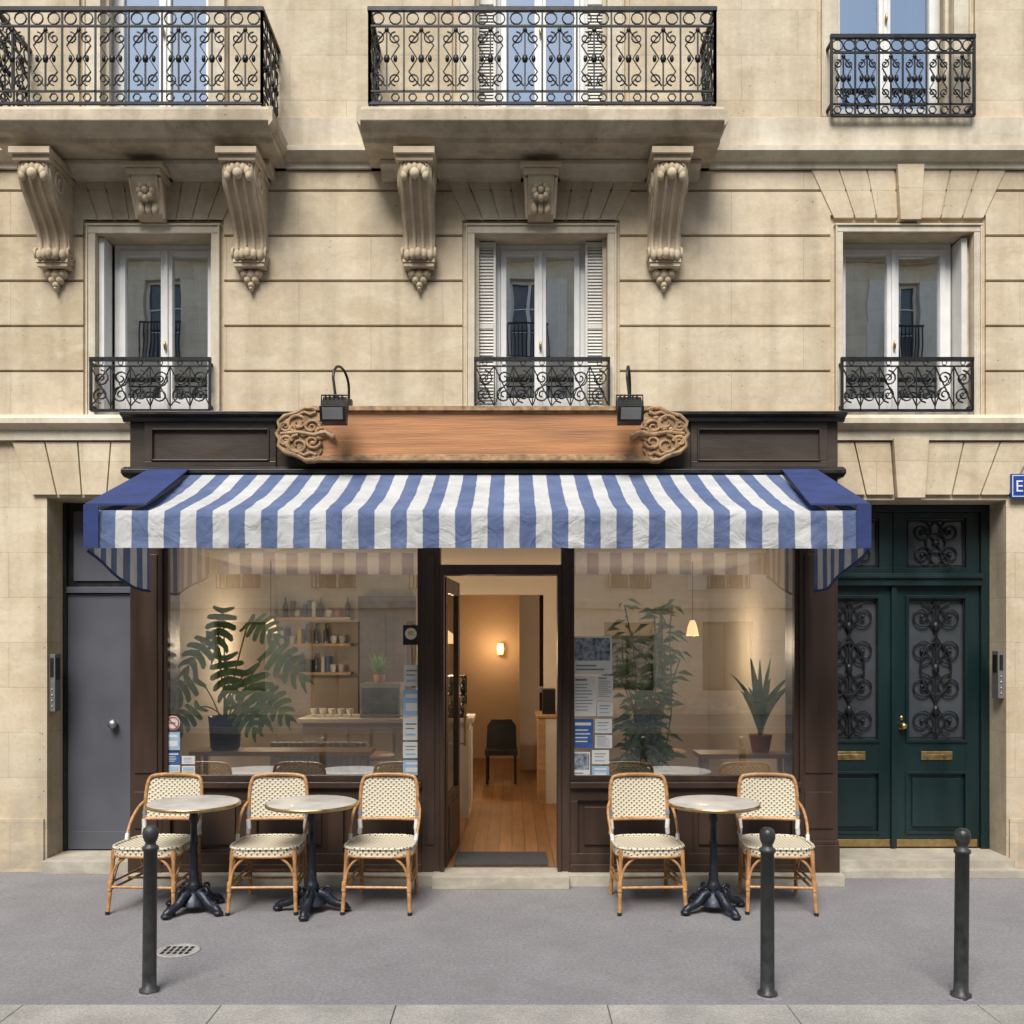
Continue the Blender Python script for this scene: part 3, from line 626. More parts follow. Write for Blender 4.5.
# ------------------------------------------------------------------ cafe shopfront
sf=MB(); ys=-.40; SX0,SX1=-2.90,2.473
def sx(u,y=ys): return wx(u,y)
GL=(-2.655,-.685,.79,2.62); GR=(.44,2.185,.79,2.62); DO=(-.515,.345,.10,2.345)
B='brown'
sf.box(SX0-.02,DO[0]-.08,-.50,.0,0,.09,'sill'); sf.box(DO[1]+.08,SX1+.02,-.50,.0,0,.09,'sill'); sf.box(DO[0]-.08,DO[1]+.08,-.58,.0,0,.095,'sill')
def stall(a,b):
    sf.box(a,b,ys+.04,ys+.12,.09,.73,B); sf.box(a,b,ys+.0,ys+.04,.09,.23,B); sf.box(a,b,ys+.001,ys+.04,.63,.73,B)
    sf.box(a-.0,b+.0,ys-.04,ys+.12,.73,.775,B); sf.box(a,b,ys-.02,ys+.0,.09,.15,B)
    n=3 if b-a>1.9 else 2; w=(b-a)/n
    for i in range(n+1):
        x=a+i*w; sf.box(max(a,x-.06),min(b,x+.06),ys+.002,ys+.04,.23,.63,B)
    for i in range(n):
        p,q=a+i*w+.06,a+(i+1)*w-.06
        sf.prism([(p,.23),(q,.23),(q-.03,.26),(p+.03,.26)],'y',ys+.012,ys+.04,B); sf.box(p+.05,q-.05,ys+.022,ys+.04,.29,.58,B)
stall(GL[0],GL[1]); stall(GR[0],GR[1])
def pil(a,b,panel=True):
    sf.box(a,b,ys,0 if (a<-2.6 or b>2.4) else ys+.12,.09,2.62,B); sf.box(a-.006,b+.006,ys-.03,ys,.09,.30,B); sf.box(a-.003,b+.003,ys-.018,ys,.30,.33,B)
    if panel:
        w=.035; sf.box(a+w,b-w,ys-.012,ys,.42,.70,B); sf.box(a+w,b-w,ys-.012,ys,.84,2.5,B)
pil(SX0,GL[0]); pil(GR[1],SX1)
sf.box(GL[1],DO[0]-.03,ys-.01,ys+.12,.09,2.62,B); sf.box(GL[1]+.035,DO[0]-.07,ys-.022,ys-.01,.3,2.5,B)
sf.box(DO[1]+.03,GR[0],ys-.01,ys+.12,.09,2.62,B)
sf.box(DO[0]-.03,DO[0],ys-.03,ys+.15,.095,2.42,B); sf.box(DO[1],DO[1]+.03,ys-.03,ys+.15,.095,2.42,B); sf.box(DO[0],DO[1],ys-.028,ys+.15,2.345,2.42,B)
for a,b,c,e in (GL,GR):
    sf.box(a,a+.035,ys+.02,ys+.07,c-.012,e,B); sf.box(b-.035,b,ys+.02,ys+.07,c-.012,e,B); sf.box(a+.035,b-.035,ys+.02,ys+.07,c-.014,c+.03,B)
sf.box(SX0,SX1,ys+.002,.0,2.62,3.10,B)
sf.prism([(0,3.08),(ys-.04,3.08),(ys-.10,3.10),(ys-.10,3.13),(ys-.03,3.16),(0,3.16)],'x',SX0-.03,SX1+.03,'black')
sf.box(SX0,SX1,ys+.0,0,3.16,3.50,'brown2')
for a,b in ((sx(152),sx(270)),(sx(697),sx(820))):
    sf.box(a-.05,b+.05,ys-.02,ys,3.45,3.50,'brown2'); sf.box(a-.05,b+.05,ys-.02,ys,3.16,3.205,'brown2'); sf.box(a-.05,a,ys-.019,ys,3.205,3.45,'brown2'); sf.box(b,b+.05,ys-.019,ys,3.205,3.45,'brown2')
    sf.box(a,a+.012,ys-.03,ys,3.205,3.45,'brown2');sf.box(b-.012,b,ys-.03,ys,3.205,3.45,'brown2');sf.box(a+.012,b-.012,ys-.03,ys,3.205,3.217,'brown2');sf.box(a+.012,b-.012,ys-.03,ys,3.438,3.45,'brown2')
sf.prism([(0,3.50),(ys-.03,3.50),(ys-.05,3.525),(ys-.10,3.54),(ys-.10,3.565),(0,3.60)],'x',SX0-.04,SX1+.04,'black')
sf.finish('cafe_shopfront',bld,.004)
g_=MB()
for a,b,c,e in (GL,GR): g_.quad((a+.03,ys+.05,c),(b-.03,ys+.05,c),(b-.03,ys+.05,e),(a+.03,ys+.05,e),'glass')
g_.finish('shop_window_glass',bld)
dl=MB(); Lw=.84
dl.box(0,.09,0,.045,.11,2.335,B); dl.box(Lw-.09,Lw,0,.045,.11,2.335,B)
dl.box(.09,Lw-.09,.001,.044,.11,.62,B); dl.box(.09,Lw-.09,.001,.044,2.22,2.335,B)
dl.box(.14,Lw-.14,-.01,.055,.2,.54,B)
dl.quad((.09,.022,.62),(Lw-.09,.022,.62),(Lw-.09,.022,2.22),(.09,.022,2.22),'glassd')
dl.tube([(Lw-.045,-.05,.95),(Lw-.045,-.05,1.30)],.012,'brass',8); dl.tube([(Lw-.045,0,.97),(Lw-.045,-.05,.97)],.008,'brass',6); dl.tube([(Lw-.045,0,1.28),(Lw-.045,-.05,1.28)],.008,'brass',6)
dl.box(Lw-.075,Lw-.015,-.004,0,1.36,1.46,'white')
ob=dl.finish('cafe_door',bld,.003,origin=(0,0,0)); ob.location=(DO[0]+.01,ys+.10,0); ob.rotation_euler=(0,0,math.radians(86))

# ------------------------------------------------------------------ interior
it=MB(); zf=.10; zc=2.60; IX0,IX1=-2.74,2.29; yb=3.6; CX0,CX1=-1.05,.62; yc=6.6
it.quad((IX0,ys+.12,zf),(IX1,ys+.12,zf),(IX1,yc,zf),(IX0,yc,zf),'oak')
it.quad((IX0,ys+.10,zc),(IX0,yc,zc),(IX1,yc,zc),(IX1,ys+.10,zc),'ceil')
it.quad((IX0,0,0),(IX0,yb,0),(IX0,yb,zc),(IX0,0,zc),'plaster'); it.quad((IX1,0,0),(IX1,0,zc),(IX1,yb,zc),(IX1,yb,0),'plaster')
it.box(IX0,CX0,yb,yb+.12,zf,zc,'plaster'); it.box(CX1-.25,IX1,yb,yb+.12,zf,zc,'plaster')
it.box(CX0-.1,CX0,yb+.12,yc,zf,zc,'plaster_w'); it.box(CX1,CX1+.1,yb+.12,yc,zf,zc,'plaster_w'); it.box(CX0,CX1,yc,yc+.1,zf,zc,'plaster_w')
it.box(CX0,CX1-.25,yb,yb+.12,2.38,zc,'plaster')
it.box(.10,.37,5.3,yc,zf,zc,'plaster')
it.box(IX0,CX0,yb-.02,yb,zf,zf+.1,'white'); it.box(CX1-.25,IX1,yb-.02,yb,zf,zf+.1,'white')
it.finish('shop_interior',bld)
mt=MB(); mt.box(-.45,.28,-.26,.18,zf+.004,zf+.018,'mat'); mt.finish('door_mat')
ct=MB()
ct.box(-2.05,-.42,1.75,2.35,zf,1.04,'counter'); ct.box(-2.10,-.38,1.70,2.40,1.04,1.08,'counter')
for i in range(7): ct.box(-2.03+i*.225,-2.03+i*.225+.19,1.735,1.75,.2,.98,'counter')
ct.box(-.42,-.405,1.82,2.28,.2,.96,'counter')
ct.box(-.70,-.46,1.8,2.1,1.085,1.12,'black'); 
for z in (1.30,1.48): ct.box(-.70,-.46,1.8,2.1,z,z+.015,'black')
for x in (-.70,-.47): ct.box(x,x+.012,1.8,1.812,1.085,1.50,'black'); ct.box(x,x+.012,2.09,2.1,1.085,1.50,'black')
for z in (1.12,1.315):
    for i in range(4): ct.lathe([(.024,0),(.028,.02),(.028,.10),(.011,.13),(.011,.16)],(-.665+.06*i,1.9,z),'bottle',8)
ct.box(-1.5,-1.1,1.8,2.2,1.085,1.42,'steel'); ct.box(-1.48,-1.12,1.79,1.8,1.12,1.38,'black')
for i in range(5): ct.lathe([(.02,0),(.035,.05),(.04,.08),(.036,.08),(0,.01)],(-1.98+.09*i,1.95,1.085),'white',10)
ct.finish('bar_counter',None,.004)
sh=MB()
sh.box(-1.75,-1.12,yb-.32,yb-.01,zf,2.35,'cabinet')
for k in range(2): sh.box(-1.73+k*.31,-1.44+k*.31,yb-.335,yb-.32,.2,2.3,'cabinet'); sh.ell((-1.46+k*.06,yb-.345,1.15),(.01,.012,.04),'brass',6,4)
sh.finish('tall_cabinet',None,.004)
sh=MB()
for z in (1.45,1.78,2.08):
    sh.box(-2.70,-1.85,yb-.24,yb-.005,z,z+.03,'pale_wood')
    x=-2.64
    while x<-1.92:
        k=R.random(); 
        if k<.4: sh.lathe([(.03,0),(.04,.04),(.042,.09),(.036,.09),(0,.01)],(x,yb-.13,z+.03),'white' if R.random()<.6 else 'terra',10); x+=.10
        elif k<.7: hb=R.uniform(.14,.2); sh.box(x-.02,x+.015,yb-.2,yb-.06,z+.03,z+.03+hb,R.choice(['paperb','paper','red','cabinet','yellow'])); x+=.05
        else: sh.lathe([(.03,0),(.032,.14),(.012,.18),(.012,.23)],(x+.02,yb-.13,z+.03),'bottle',8); x+=.11
sh.finish('wall_shelves')
sh=MB(); sh.box(.28,.36,2.6,3.2,zf,1.02,'pale_wood');  sh.box(.26,.60,2.58,3.22,1.02,1.05,'pale_wood'); sh.box(.36,.58,2.6,3.2,zf,1.02,'counter')
sh.box(.33,.47,2.7,2.95,1.05,1.32,'black'); sh.box(.30,.34,2.72,2.93,1.28,1.34,'steel'); sh.finish('service_stand',None,.004)
ic=MB()
for a in (-.17,.17):
    for b_ in (-.18,.2): ic.tube([(-.13+a,4.2+b_,zf),(-.13+a,4.2+b_,.5)],.018,'black',6)
ic.box(-.33,.07,4.0,4.42,.45,.52,'black'); ic.prism([(-.32,.5),(.06,.5),(.05,.78),(-.01,.86),(-.25,.86),(-.31,.78)],'y',4.38,4.42,'black'); ic.finish('black_chair',None,.005)
def pendant(x,y,z,r=.13,energy=18,col=(1,.77,.53)):
    e=empty('pendant_lamp',(x,y,z)); p=MB()
    p.tube([(x,y,zc),(x,y,z+.14)],.004,'black',5)
    p.lathe([(.015,.14),(.025,.13),(r*.75,.08),(r,.0),(r*.96,-.01)],(x,y,z),'lamp',18)
    p.finish('shade',e)
    L=bpy.data.lights.new('bulb','POINT'); L.energy=energy; L.color=col; L.shadow_soft_size=.08
    lo=bpy.data.objects.new('bulb',L); bpy.context.scene.collection.objects.link(lo); lo.location=(x,y,z-.11); lo.parent=e; lo.matrix_parent_inverse=Matrix.Translation(-e.location)
pendant(-.70,2.6,1.82,r=.12,energy=26); pendant(-2.30,1.5,1.92,r=.06,energy=32); pendant(1.74,1.6,1.90,r=.06,energy=32)
xs_=-.17
e=empty('wall_sconce',(xs_,yc-.1,1.7)); p=MB(); p.box(xs_-.05,xs_+.05,yc-.02,yc,1.62,1.78,'brass'); p.lathe([(.04,-.08),(.055,.0),(.04,.08)],(xs_,yc-.1,1.72),'lamp',14); p.finish('shade',e)
L=bpy.data.lights.new('bulb','POINT'); L.energy=7; L.color=(1,.62,.32); L.shadow_soft_size=.06; lo=bpy.data.objects.new('bulb',L); bpy.context.scene.collection.objects.link(lo); lo.location=(xs_-.1,yc-.35,1.75); lo.parent=e; lo.matrix_parent_inverse=Matrix.Translation(-e.location)
def bench(x0,x1,z,name='window_bench'):
    b=MB(); b.box(x0,x1,-.12,.20,z-.035,z,'pale_wood')
    for x in (x0+.06,x1-.06):
        b.box(x-.02,x+.02,-.08,-.04,zf,z-.035,'pale_wood'); b.box(x-.02,x+.02,.12,.16,zf,z-.035,'pale_wood'); b.box(x-.018,x+.018,-.04,.12,.4,.44,'pale_wood')
    b.finish(name,None,.003)
bench(-2.55,-1.12,.97); bench(1.48,2.24,.95)
def insidetable(x,y):
    t=MB(); t.lathe([(.0,0),(.30,0),(.31,.012),(.30,.03),(0,.03)],(x,y,.80),'pale_wood',24); t.lathe([(.2,0),(.19,.02),(.03,.05),(.025,.70)],(x,y,zf),'black',14); t.finish('round_table')
insidetable(-1.35,.9); insidetable(1.3,1.2)
fr=MB(); fr.box(1.05,1.75,yb-.03,yb-.004,1.3,1.9,'cabinet'); fr.box(1.09,1.71,yb-.034,yb-.03,1.34,1.86,'paperp'); fr.finish('framed_picture')
rd=MB()   # ribbed radiator behind the window bench
for i in range(15): rd.box(-2.05+i*.055,-2.05+i*.055+.042,.46,.56,.30,.98,'white')
rd.box(-2.06,-1.22,.50,.52,.34,.37,'white'); rd.box(-2.06,-1.22,.50,.52,.90,.93,'white'); rd.box(-2.04,-2.01,.49,.53,zf,.30,'white'); rd.box(-1.27,-1.24,.49,.53,zf,.30,'white')
rd.finish('radiator',None,.006)
pl=MB(); px,py=-1.32,1.9
pl.lathe([(0,0),(.05,0),(.06,.08),(.05,.08),(0,.07)],(px,py,1.425),'terra',12)
for i in range(26):
    a=R.uniform(0,2*pi); o_=R.uniform(.05,.16); h_=R.uniform(.08,.24); b0=Vector((px,py,1.50)); tp=b0+Vector((math.cos(a)*o_,math.sin(a)*o_,h_)); sd=Vector((.018,0,.006)); pl.add([b0,b0.lerp(tp,.6)+sd,tp,b0.lerp(tp,.6)-sd],[(0,1,2,3)],'leaf2')
pl.finish('small_potted_plant')

# ------------------------------------------------------------------ plants
def bigleaf(mb,base,dirv,size,m,droop=.35):
    dirv=Vector(dirv).normalized(); side=dirv.cross(Vector((0,0,1)));
    if side.length<.1: side=Vector((1,0,0))
    side.normalize(); nrm=side.cross(dirv).normalized()
    nf=(nrm*.6+Vector((0,-1.1,.35))).normalized(); nf=(nf-dirv*nf.dot(dirv)).normalized(); side=dirv.cross(nf).normalized()
    base=Vector(base)
    def P(t,w): 
        return base+dirv*(size*t)-Vector((0,0,1))*(droop*size*t*t)+side*(w*size)+nf*(size*(.05-.16*abs(w)))
    ribs=[0,.16,.32,.48,.64,.80,1.0]
    for s in (-1,1):
        for i in range(6):
            t0,t1=ribs[i]+.006,ribs[i+1]-.006
            wl=[.34,.46,.48,.43,.33,.16][i]; sw=[-.12,.0,.07,.12,.16,.16][i]
            q=[P(t0,0),P(t0+sw*.5,s*wl*.55),P(t0+sw+.02,s*wl*.93),P((t0+t1)/2+sw+.03,s*wl),P(t1+sw-.01,s*wl*.85),P(t1+sw*.4,s*wl*.5),P(t1,0)]
            mb.add(q,[(0,1,5,6),(1,2,4,5),(2,3,4)],m,True)
            if i<5: mb.add([P(t1,0),P(t1+sw*.2,s*wl*.36),P(ribs[i+1]+.006+sw*.2,s*wl*.36),P(ribs[i+1]+.006,0)],[(0,1,2,3)],m,True)
def arc(p0,p1,lift,n=8):
    p0=Vector(p0);p1=Vector(p1); return [p0.lerp(p1,t/n)+Vector((0,0,lift*math.sin(pi*t/n))) for t in range(n+1)]
pl=MB(); px,py,pz=-2.30,.02,.97
pl.lathe([(.0,0),(.10,0),(.115,.02),(.13,.25),(.135,.27),(.12,.27),(.118,.24),(0,.24)],(px,py,pz),'pot',18); 
for i,(dx,dz,sz_,dy) in enumerate(((-.26,.34,.28,-.05),(-.22,.12,.24,-.12),(.26,.42,.33,-.08),(.46,.58,.34,0),(.02,.54,.28,-.04),(-.14,.70,.30,.05),(.24,.82,.30,.03),(.16,.14,.26,-.12),(-.04,.94,.26,.05),(.40,.24,.28,-.05))):
    tip=(px+dx*.74,py+dy,pz+.24+dz*.95)
    pl.tube(arc((px+R.uniform(-.03,.03),py,pz+.2),tip,.05),.006,'stem',5)
    bigleaf(pl,tip,(dx*1.6+R.uniform(-.1,.1),-.2,-.05+R.uniform(-.5,.05)),sz_*1.05,'leaf' if R.random()<.4 else 'leaf2',R.uniform(.2,.5))
pl.finish('monstera_plant')
pl=MB(); px,py=1.12,.10
pl.lathe([(0,0),(.13,0),(.14,.02),(.17,.30),(.175,.32),(.155,.32),(.15,.28),(0,.28)],(px,py,zf),'pot',18)
for s in range(14):
    a=R.uniform(0,2*pi); rr=R.uniform(.02,.09); top=(px+R.uniform(-.26,.26),py+R.uniform(-.12,.14),R.uniform(1.3,2.15))
    st=arc((px+rr*math.cos(a),py+rr*math.sin(a),zf+.28),top,0,10); st=[p+Vector((.03*math.sin(i*.8+s),0,0)) for i,p in enumerate(st)]
    pl.tube(st,.006,'stem',5)
    for i in range(2,11):
        for k in range(6):
            if R.random()<.2: continue
            b0=st[i]+Vector((R.uniform(-.04,.04),R.uniform(-.03,.03),R.uniform(-.08,.06)))
            a=R.uniform(0,2*pi); dr=Vector((math.cos(a)*1.3,math.sin(a)*.7,R.uniform(-.5,.7))).normalized(); ln=R.uniform(.09,.18)
            sd=dr.cross(Vector((0,-.7,.7))).normalized()*ln*.13
            tip=b0+dr*ln-Vector((0,0,ln*.35)); md=b0+dr*ln*.5
            pl.add([b0,md+sd,tip,md-sd],[(0,1,2),(0,2,3)],'leaf2' if R.random()<.65 else 'leaf')
pl.finish('bamboo_palm_plant')
pl=MB(); px,py,pz=2.0,.05,.95
pl.lathe([(0,0),(.065,0),(.07,.01),(.09,.12),(.095,.14),(.08,.14),(0,.12)],(px,py,pz),'terra',16)
for i in range(14):
    a=2*pi*i/14+R.uniform(-.2,.2); ln=R.uniform(.38,.74); out=R.uniform(.08,.32); wd=R.uniform(.018,.032)
    vs=[];fs=[]
    for k in range(9):
        t=k/8; c=Vector((px,py,pz+.12))+Vector((math.cos(a)*out*t**1.6,math.sin(a)*out*.5*t**1.6,ln*(t-.22*t*t*(out/.2))))
        w=wd*math.sin(pi*min(.98,t*.85+.12)); sd=Vector((math.sin(a)*.4+.8,-.2,0)).normalized()*w
        vs+=[c-sd,c+Vector((0,.006,0)),c+sd]
    for k in range(8): fs+=[(3*k,3*k+1,3*k+4,3*k+3),(3*k+1,3*k+2,3*k+5,3*k+4)]
    pl.add(vs,fs,'leaf' if i%3 else 'leaf2',True)
pl.finish('potted_plant')

# ------------------------------------------------------------------ posters (on the outer face of the glass)
yp=ys+.045
def poster(u0,u1,v0,v1,kind,name='poster'):
    p=MB(); x0,x1=wx(u0,yp),wx(u1,yp); z0,z1=wz(v1,yp),wz(v0,yp); y=yp-.004
    base={'text':'paper','photo':'paper','blue':'paperb','lblue':'lightblue','white':'paper','yel':'paper'}[kind]
    p.box(x0,x1,y,y+.002,z0,z1,base); w=x1-x0; h=z1-z0
    def r(a,b,c,d_,m): p.box(x0+a*w,x0+b*w,y-.0015,y,z0+c*h,z0+d_*h,m)
    if kind=='photo': r(.05,.95,.35,.95,'paperp'); r(.08,.6,.2,.24,'ink'); r(.08,.8,.1,.14,'ink')
    if kind=='text':
        r(.1,.6,.88,.93,'ink')
        for i in range(9): r(.1,R.uniform(.6,.9),.78-i*.08,.80-i*.08,'ink')
    if kind=='blue':
        r(.1,.9,.78,.88,'paper')
        for i in range(4): r(.12,R.uniform(.6,.88),.6-i*.13,.64-i*.13,'paper')
    if kind=='lblue': r(.15,.85,.7,.85,'paper'); r(.15,.85,.2,.5,'paper')
    if kind=='white': r(.15,.8,.7,.76,'ink'); r(.15,.7,.5,.55,'ink'); r(.15,.75,.2,.3,'lightblue')
    if kind=='yel': r(.1,.9,.1,.5,'yellow'); r(.1,.9,.55,.9,'lightblue')
    p.finish(name)
poster(573,612,636,674,'photo'); poster(573,596,676,716,'text'); poster(597,613,676,700,'text'); poster(597,613,702,716,'white'); poster(573,593,719,748,'blue'); poster(595,612,719,733,'white'); poster(595,612,735,748,'text')
poster(573,590,752,779,'photo'); poster(592,609,750,764,'white'); poster(592,609,766,779,'lblue')
poster(403,420,690,716,'lblue','sticker'); poster(403,420,718,740,'white','sticker'); poster(403,420,742,758,'white','sticker'); poster(403,420,760,775,'lblue','sticker'); poster(404,420,665,686,'white','sticker')
poster(166,180,732,750,'lblue','sticker'); poster(166,180,752,764,'blue','sticker'); poster(166,180,765,778,'yel','sticker'); poster(182,195,756,764,'white','sticker'); poster(182,195,766,777,'yel','sticker')
p=MB(); p.prism([(wx(173,yp)+.055*math.cos(i*pi/12),wz(723,yp)+.055*math.sin(i*pi/12)) for i in range(24)],'y',yp-.004,yp-.002,'paper')
p.tube([(wx(173,yp)+.045*math.cos(i*pi/12),yp-.005,wz(723,yp)+.045*math.sin(i*pi/12)) for i in range(24)],.005,'red',4,closed=True)
p.tube([(wx(173,yp)-.03,yp-.005,wz(723,yp)+.03),(wx(173,yp)+.03,yp-.005,wz(723,yp)-.03)],.005,'red',4)
p.box(wx(173,yp)-.028,wx(173,yp)+.02,yp-.007,yp-.0045,wz(723,yp)-.006,wz(723,yp)+.006,'ink'); p.finish('no_smoking_sign')
p=MB(); cx,cz=wx(411,yp),wz(635,yp); p.box(cx-.06,cx+.06,yp-.008,yp-.002,cz-.075,cz+.075,'black'); p.prism([(cx+.045*math.cos(i*pi/12),cz+.01+.045*math.sin(i*pi/12)) for i in range(24)],'y',yp-.011,yp-.008,'paper'); p.box(cx-.022,cx+.022,yp-.013,yp-.0112,cz-.004,cz+.03,'yellow'); p.finish('hanging_sign')

# ------------------------------------------------------------------ sign board
s=MB(); yb0=ys-.10; yf=ys-.16
X0,X1=wx(275,yf),wx(690,yf); Z0,Z1=wz(461,yf),wz(407,yf)
a,b_=X0+.44,X1-.44
s.box(a-.25,b_+.25,yf+.01,yb0+.02,Z0+.035,Z1-.03,'signwood')
for z0,z1,yy in ((Z1-.03,Z1+.005,yf-.02),(Z0+.0,Z0+.035,yf-.02)):
    s.box(a-.16,b_+.16,yy,yb0+.02,z0,z1,'carvewood')
s.box(a-.05,b_+.05,yf-.002,yf+.01,Z1-.045,Z1-.03,'carvewood'); s.box(a-.05,b_+.05,yf-.002,yf+.01,Z0+.035,Z0+.05,'carvewood')
zm=(Z0+Z1)/2; hh=(Z1-Z0)/2
for sg,xe,xi in ((-1,X0,a),(1,X1,b_)):
    W=abs(xi-xe)
    out=[(.30,.95),(.36,1.03),(.50,1.04),(.60,.90),(.72,.80),(.86,.72),(.97,.48),(.94,.22),(1.0,0),(.94,-.22),(.97,-.48),(.86,-.72),(.72,-.80),(.60,-.92),(.50,-1.06),(.36,-1.05),(.30,-.97)]
    inn=[(.20,-.6),(.30,-.3),(.12,-.1),(.05,.1),(.22,.3),(.18,.6)]
    poly=[(xi+sg*t*W,zm+q*hh*.98) for t,q in out+inn]
    if sg<0: poly=poly[::-1]
    s.prism(poly,'y',yf-.006,yb0+.02,'carvewood')
    s.tube([(xi+sg*t*W*.97,yf-.008,zm+q*hh*.92) for t,q in out],.017,'carvewood',6)
    def C(pts,r=.015): s.tube([(xi+sg*t*W,yf-.014,zm+q*hh) for t,q in pts],[r*(1-.5*i/len(pts)) for i in range(len(pts))],'carvewood',6)
    for cx_,cz_,rr,a0,dd in ((.60,.40,.20,-pi/2,1),(.60,-.42,.20,pi/2,-1),(.38,0.25,.14,pi,-1),(.36,-.3,.14,pi,1),(.82,.28,.11,pi,1),(.82,-.28,.11,pi,-1),(.2,.05,.1,0,1)):
        C([(cx_+rr*(p[0]),cz_+rr*1.9*p[1]) for p in spiral(0,0,1,a0,1.35,dd,18)])
    C([(.3,.8),(.4,.7),(.5,.8),(.6,.7),(.78,.5),(.92,.1)]); C([(.3,-.8),(.4,-.7),(.5,-.8),(.6,-.7),(.78,-.5),(.92,-.1)]); C([(.0,-.15),(.15,.05),(.35,-.05),(.6,.05),(.9,0)],.024)
    for q in range(12): s.ell((xi+sg*W*R.uniform(.25,.88),yf-.010,zm+hh*R.uniform(-.65,.65)),(.026,.014,.018),'carvewood',8,5)
s.finish('wooden_sign_board',None,.003)

for u in (335,631):
    l=MB(); x=wx(u-1,-.82); yl=-.80; dz=-.10
    l.box(x+.02,x+.07,ys-.08,ys-.02,3.54,3.66,'black')
    pts=[(x+.045,ys-.05,3.60),(x+.045,ys-.05,3.74)]+[(x+.045-.03*(1-math.cos(t*pi/10)),ys-.05-.16*(1-math.cos(t*pi/10)),3.74+.12*math.sin(t*pi/10)) for t in range(1,11)]+[(x+.005,yl+.035,3.68+dz)]
    l.tube(pts,.010,'black',8)
    hd=[(yl+.09,3.66+dz),(yl+.02,3.70+dz),(yl-.08,3.61+dz),(yl-.05,3.51+dz),(yl+.05,3.50+dz)]
    l.prism(hd,'x',x-.085,x+.085,'black')
    for k in range(5): l.box(x-.07+k*.03,x-.062+k*.03,yl-.02,yl+.08,3.66+dz,3.71+dz,'black')
    l.prism([(yl-.085,3.612+dz),(yl-.095,3.607+dz),(yl-.062,3.503+dz),(yl-.052,3.507+dz)],'x',x-.092,x+.092,'black')
    l.prism([(yl-.0915,3.598+dz),(yl-.0945,3.596+dz),(yl-.070,3.518+dz),(yl-.066,3.520+dz)],'x',x-.072,x+.072,'lens')
    l.tube([(x-.095,yl,3.60+dz),(x-.095,yl+.01,3.71+dz),(x+.095,yl+.01,3.71+dz),(x+.095,yl,3.60+dz)],.007,'black',6)
    l.finish('sign_floodlight',None,.003)

# ------------------------------------------------------------------ awning
aw=MB(); yA,yB=-.50,-1.58; zA,zB=3.085,2.675; AX0,AX1=-2.70,2.25; zV=2.435
nx,ny=220,12; vs=[];fs=[]
def nz_(x,y,s_,o=0): return noise.noise(Vector((x*s_+o,y*s_*.6,o*1.7)))
def sag(x,t): return (-.026*math.sin(pi*t)+.022*nz_(x,t,2.2,3)*math.sin(pi*t)+.010*nz_(x,t*2,6.5,9)*min(1,t*3)*min(1,(1.05-t)*4))
for i in range(nx+1):
    x=AX0+(AX1-AX0)*i/nx
    for j in range(ny+1):
        t=j/ny; vs.append((x,yA+(yB-yA)*t,zA+(zB-zA)*t+sag(x,t)+.004*nz_(x,0,3.1,5)*t))
    e0=vs[-1][2]
    for j in range(1,7):
        t=j/6; vs.append((x,yB-.006+(.022*nz_(x,0,4.5,21)+.014*nz_(x,t,11,4))*t,e0*(1-t)+(zV+.006*nz_(x,0,2.3,8))*t))
k=ny+7
for i in range(nx):
    for j in range(k-1): fs.append((i*k+j,i*k+j+1,(i+1)*k+j+1,(i+1)*k+j))
aw.add(vs,fs,'stripe',True)
e_aw=empty('striped_awning',(-.2,-1.0,2.43)); aw.finish('canvas',e_aw)
a2=MB()
def slopeq(xa0,xa1,xb0,xb1,off,m):
    a2.add([(xa0,yA,zA+off),(xa1,yA,zA+off),(xb1,yB-.01,zB+off),(xb0,yB-.01,zB+off),(xa0,yA,zA+off-.012),(xa1,yA,zA+off-.012),(xb1,yB-.01,zB+off-.012),(xb0,yB-.01,zB+off-.012)],[(0,3,2,1),(4,5,6,7),(0,1,5,4),(1,2,6,5),(2,3,7,6),(3,0,4,7)],m)
slopeq(AX0-.02,-2.42,AX0-.02,-2.33,.045,'blue'); slopeq(2.02,AX1+.03,1.90,AX1+.03,.045,'blue')
a2.box(AX0-.02,AX0+.075,yB-.034,yB-.024,zV-.0,zB+.035,'blue'); a2.box(AX1-.06,AX1+.03,yB-.034,yB-.024,zV-.0,zB+.035,'blue')
for x in (AX0-.012,AX1+.012):
    n=10; vs=[];fs=[]
    for i in range(n+1):
        t=i/n; y=yB+(yA+.0-yB)*t; vs+=[(x+.008*math.sin(t*9),y,zB+(zA-zB)*t),(x+.014*math.sin(t*9+.5),y,zV-.02-.20*min(1,t*1.35))]
    for i in range(n): fs.append((2*i,2*i+1,2*i+3,2*i+2))
    a2.add(vs,fs,'stripey',True)
    a2.tube([vs[2*i+1] for i in range(n+1)],.010,'blue',6)
a2.finish('end_panels',e_aw)
a3=MB(); a3.tube([(AX0,yB+.03,zB-.03),(AX1,yB+.03,zB-.03)],.022,'white',10); a3.tube([(AX0,yA,zA-.05),(AX1,yA,zA-.05)],.035,'white',10)
for x,s_ in ((-2.3,1),(1.85,-1)):
    a3.tube([(x,yA,zA-.06),(x+s_*.5,(yA+yB)/2,(zA+zB)/2-.07)],.02,'white',8); a3.tube([(x+s_*.5,(yA+yB)/2,(zA+zB)/2-.07),(x+s_*.1,yB+.04,zB-.04)],.018,'white',8); a3.ell((x+s_*.5,(yA+yB)/2,(zA+zB)/2-.07),(.035,.035,.03),'white')
a3.finish('folding_arms',e_aw)

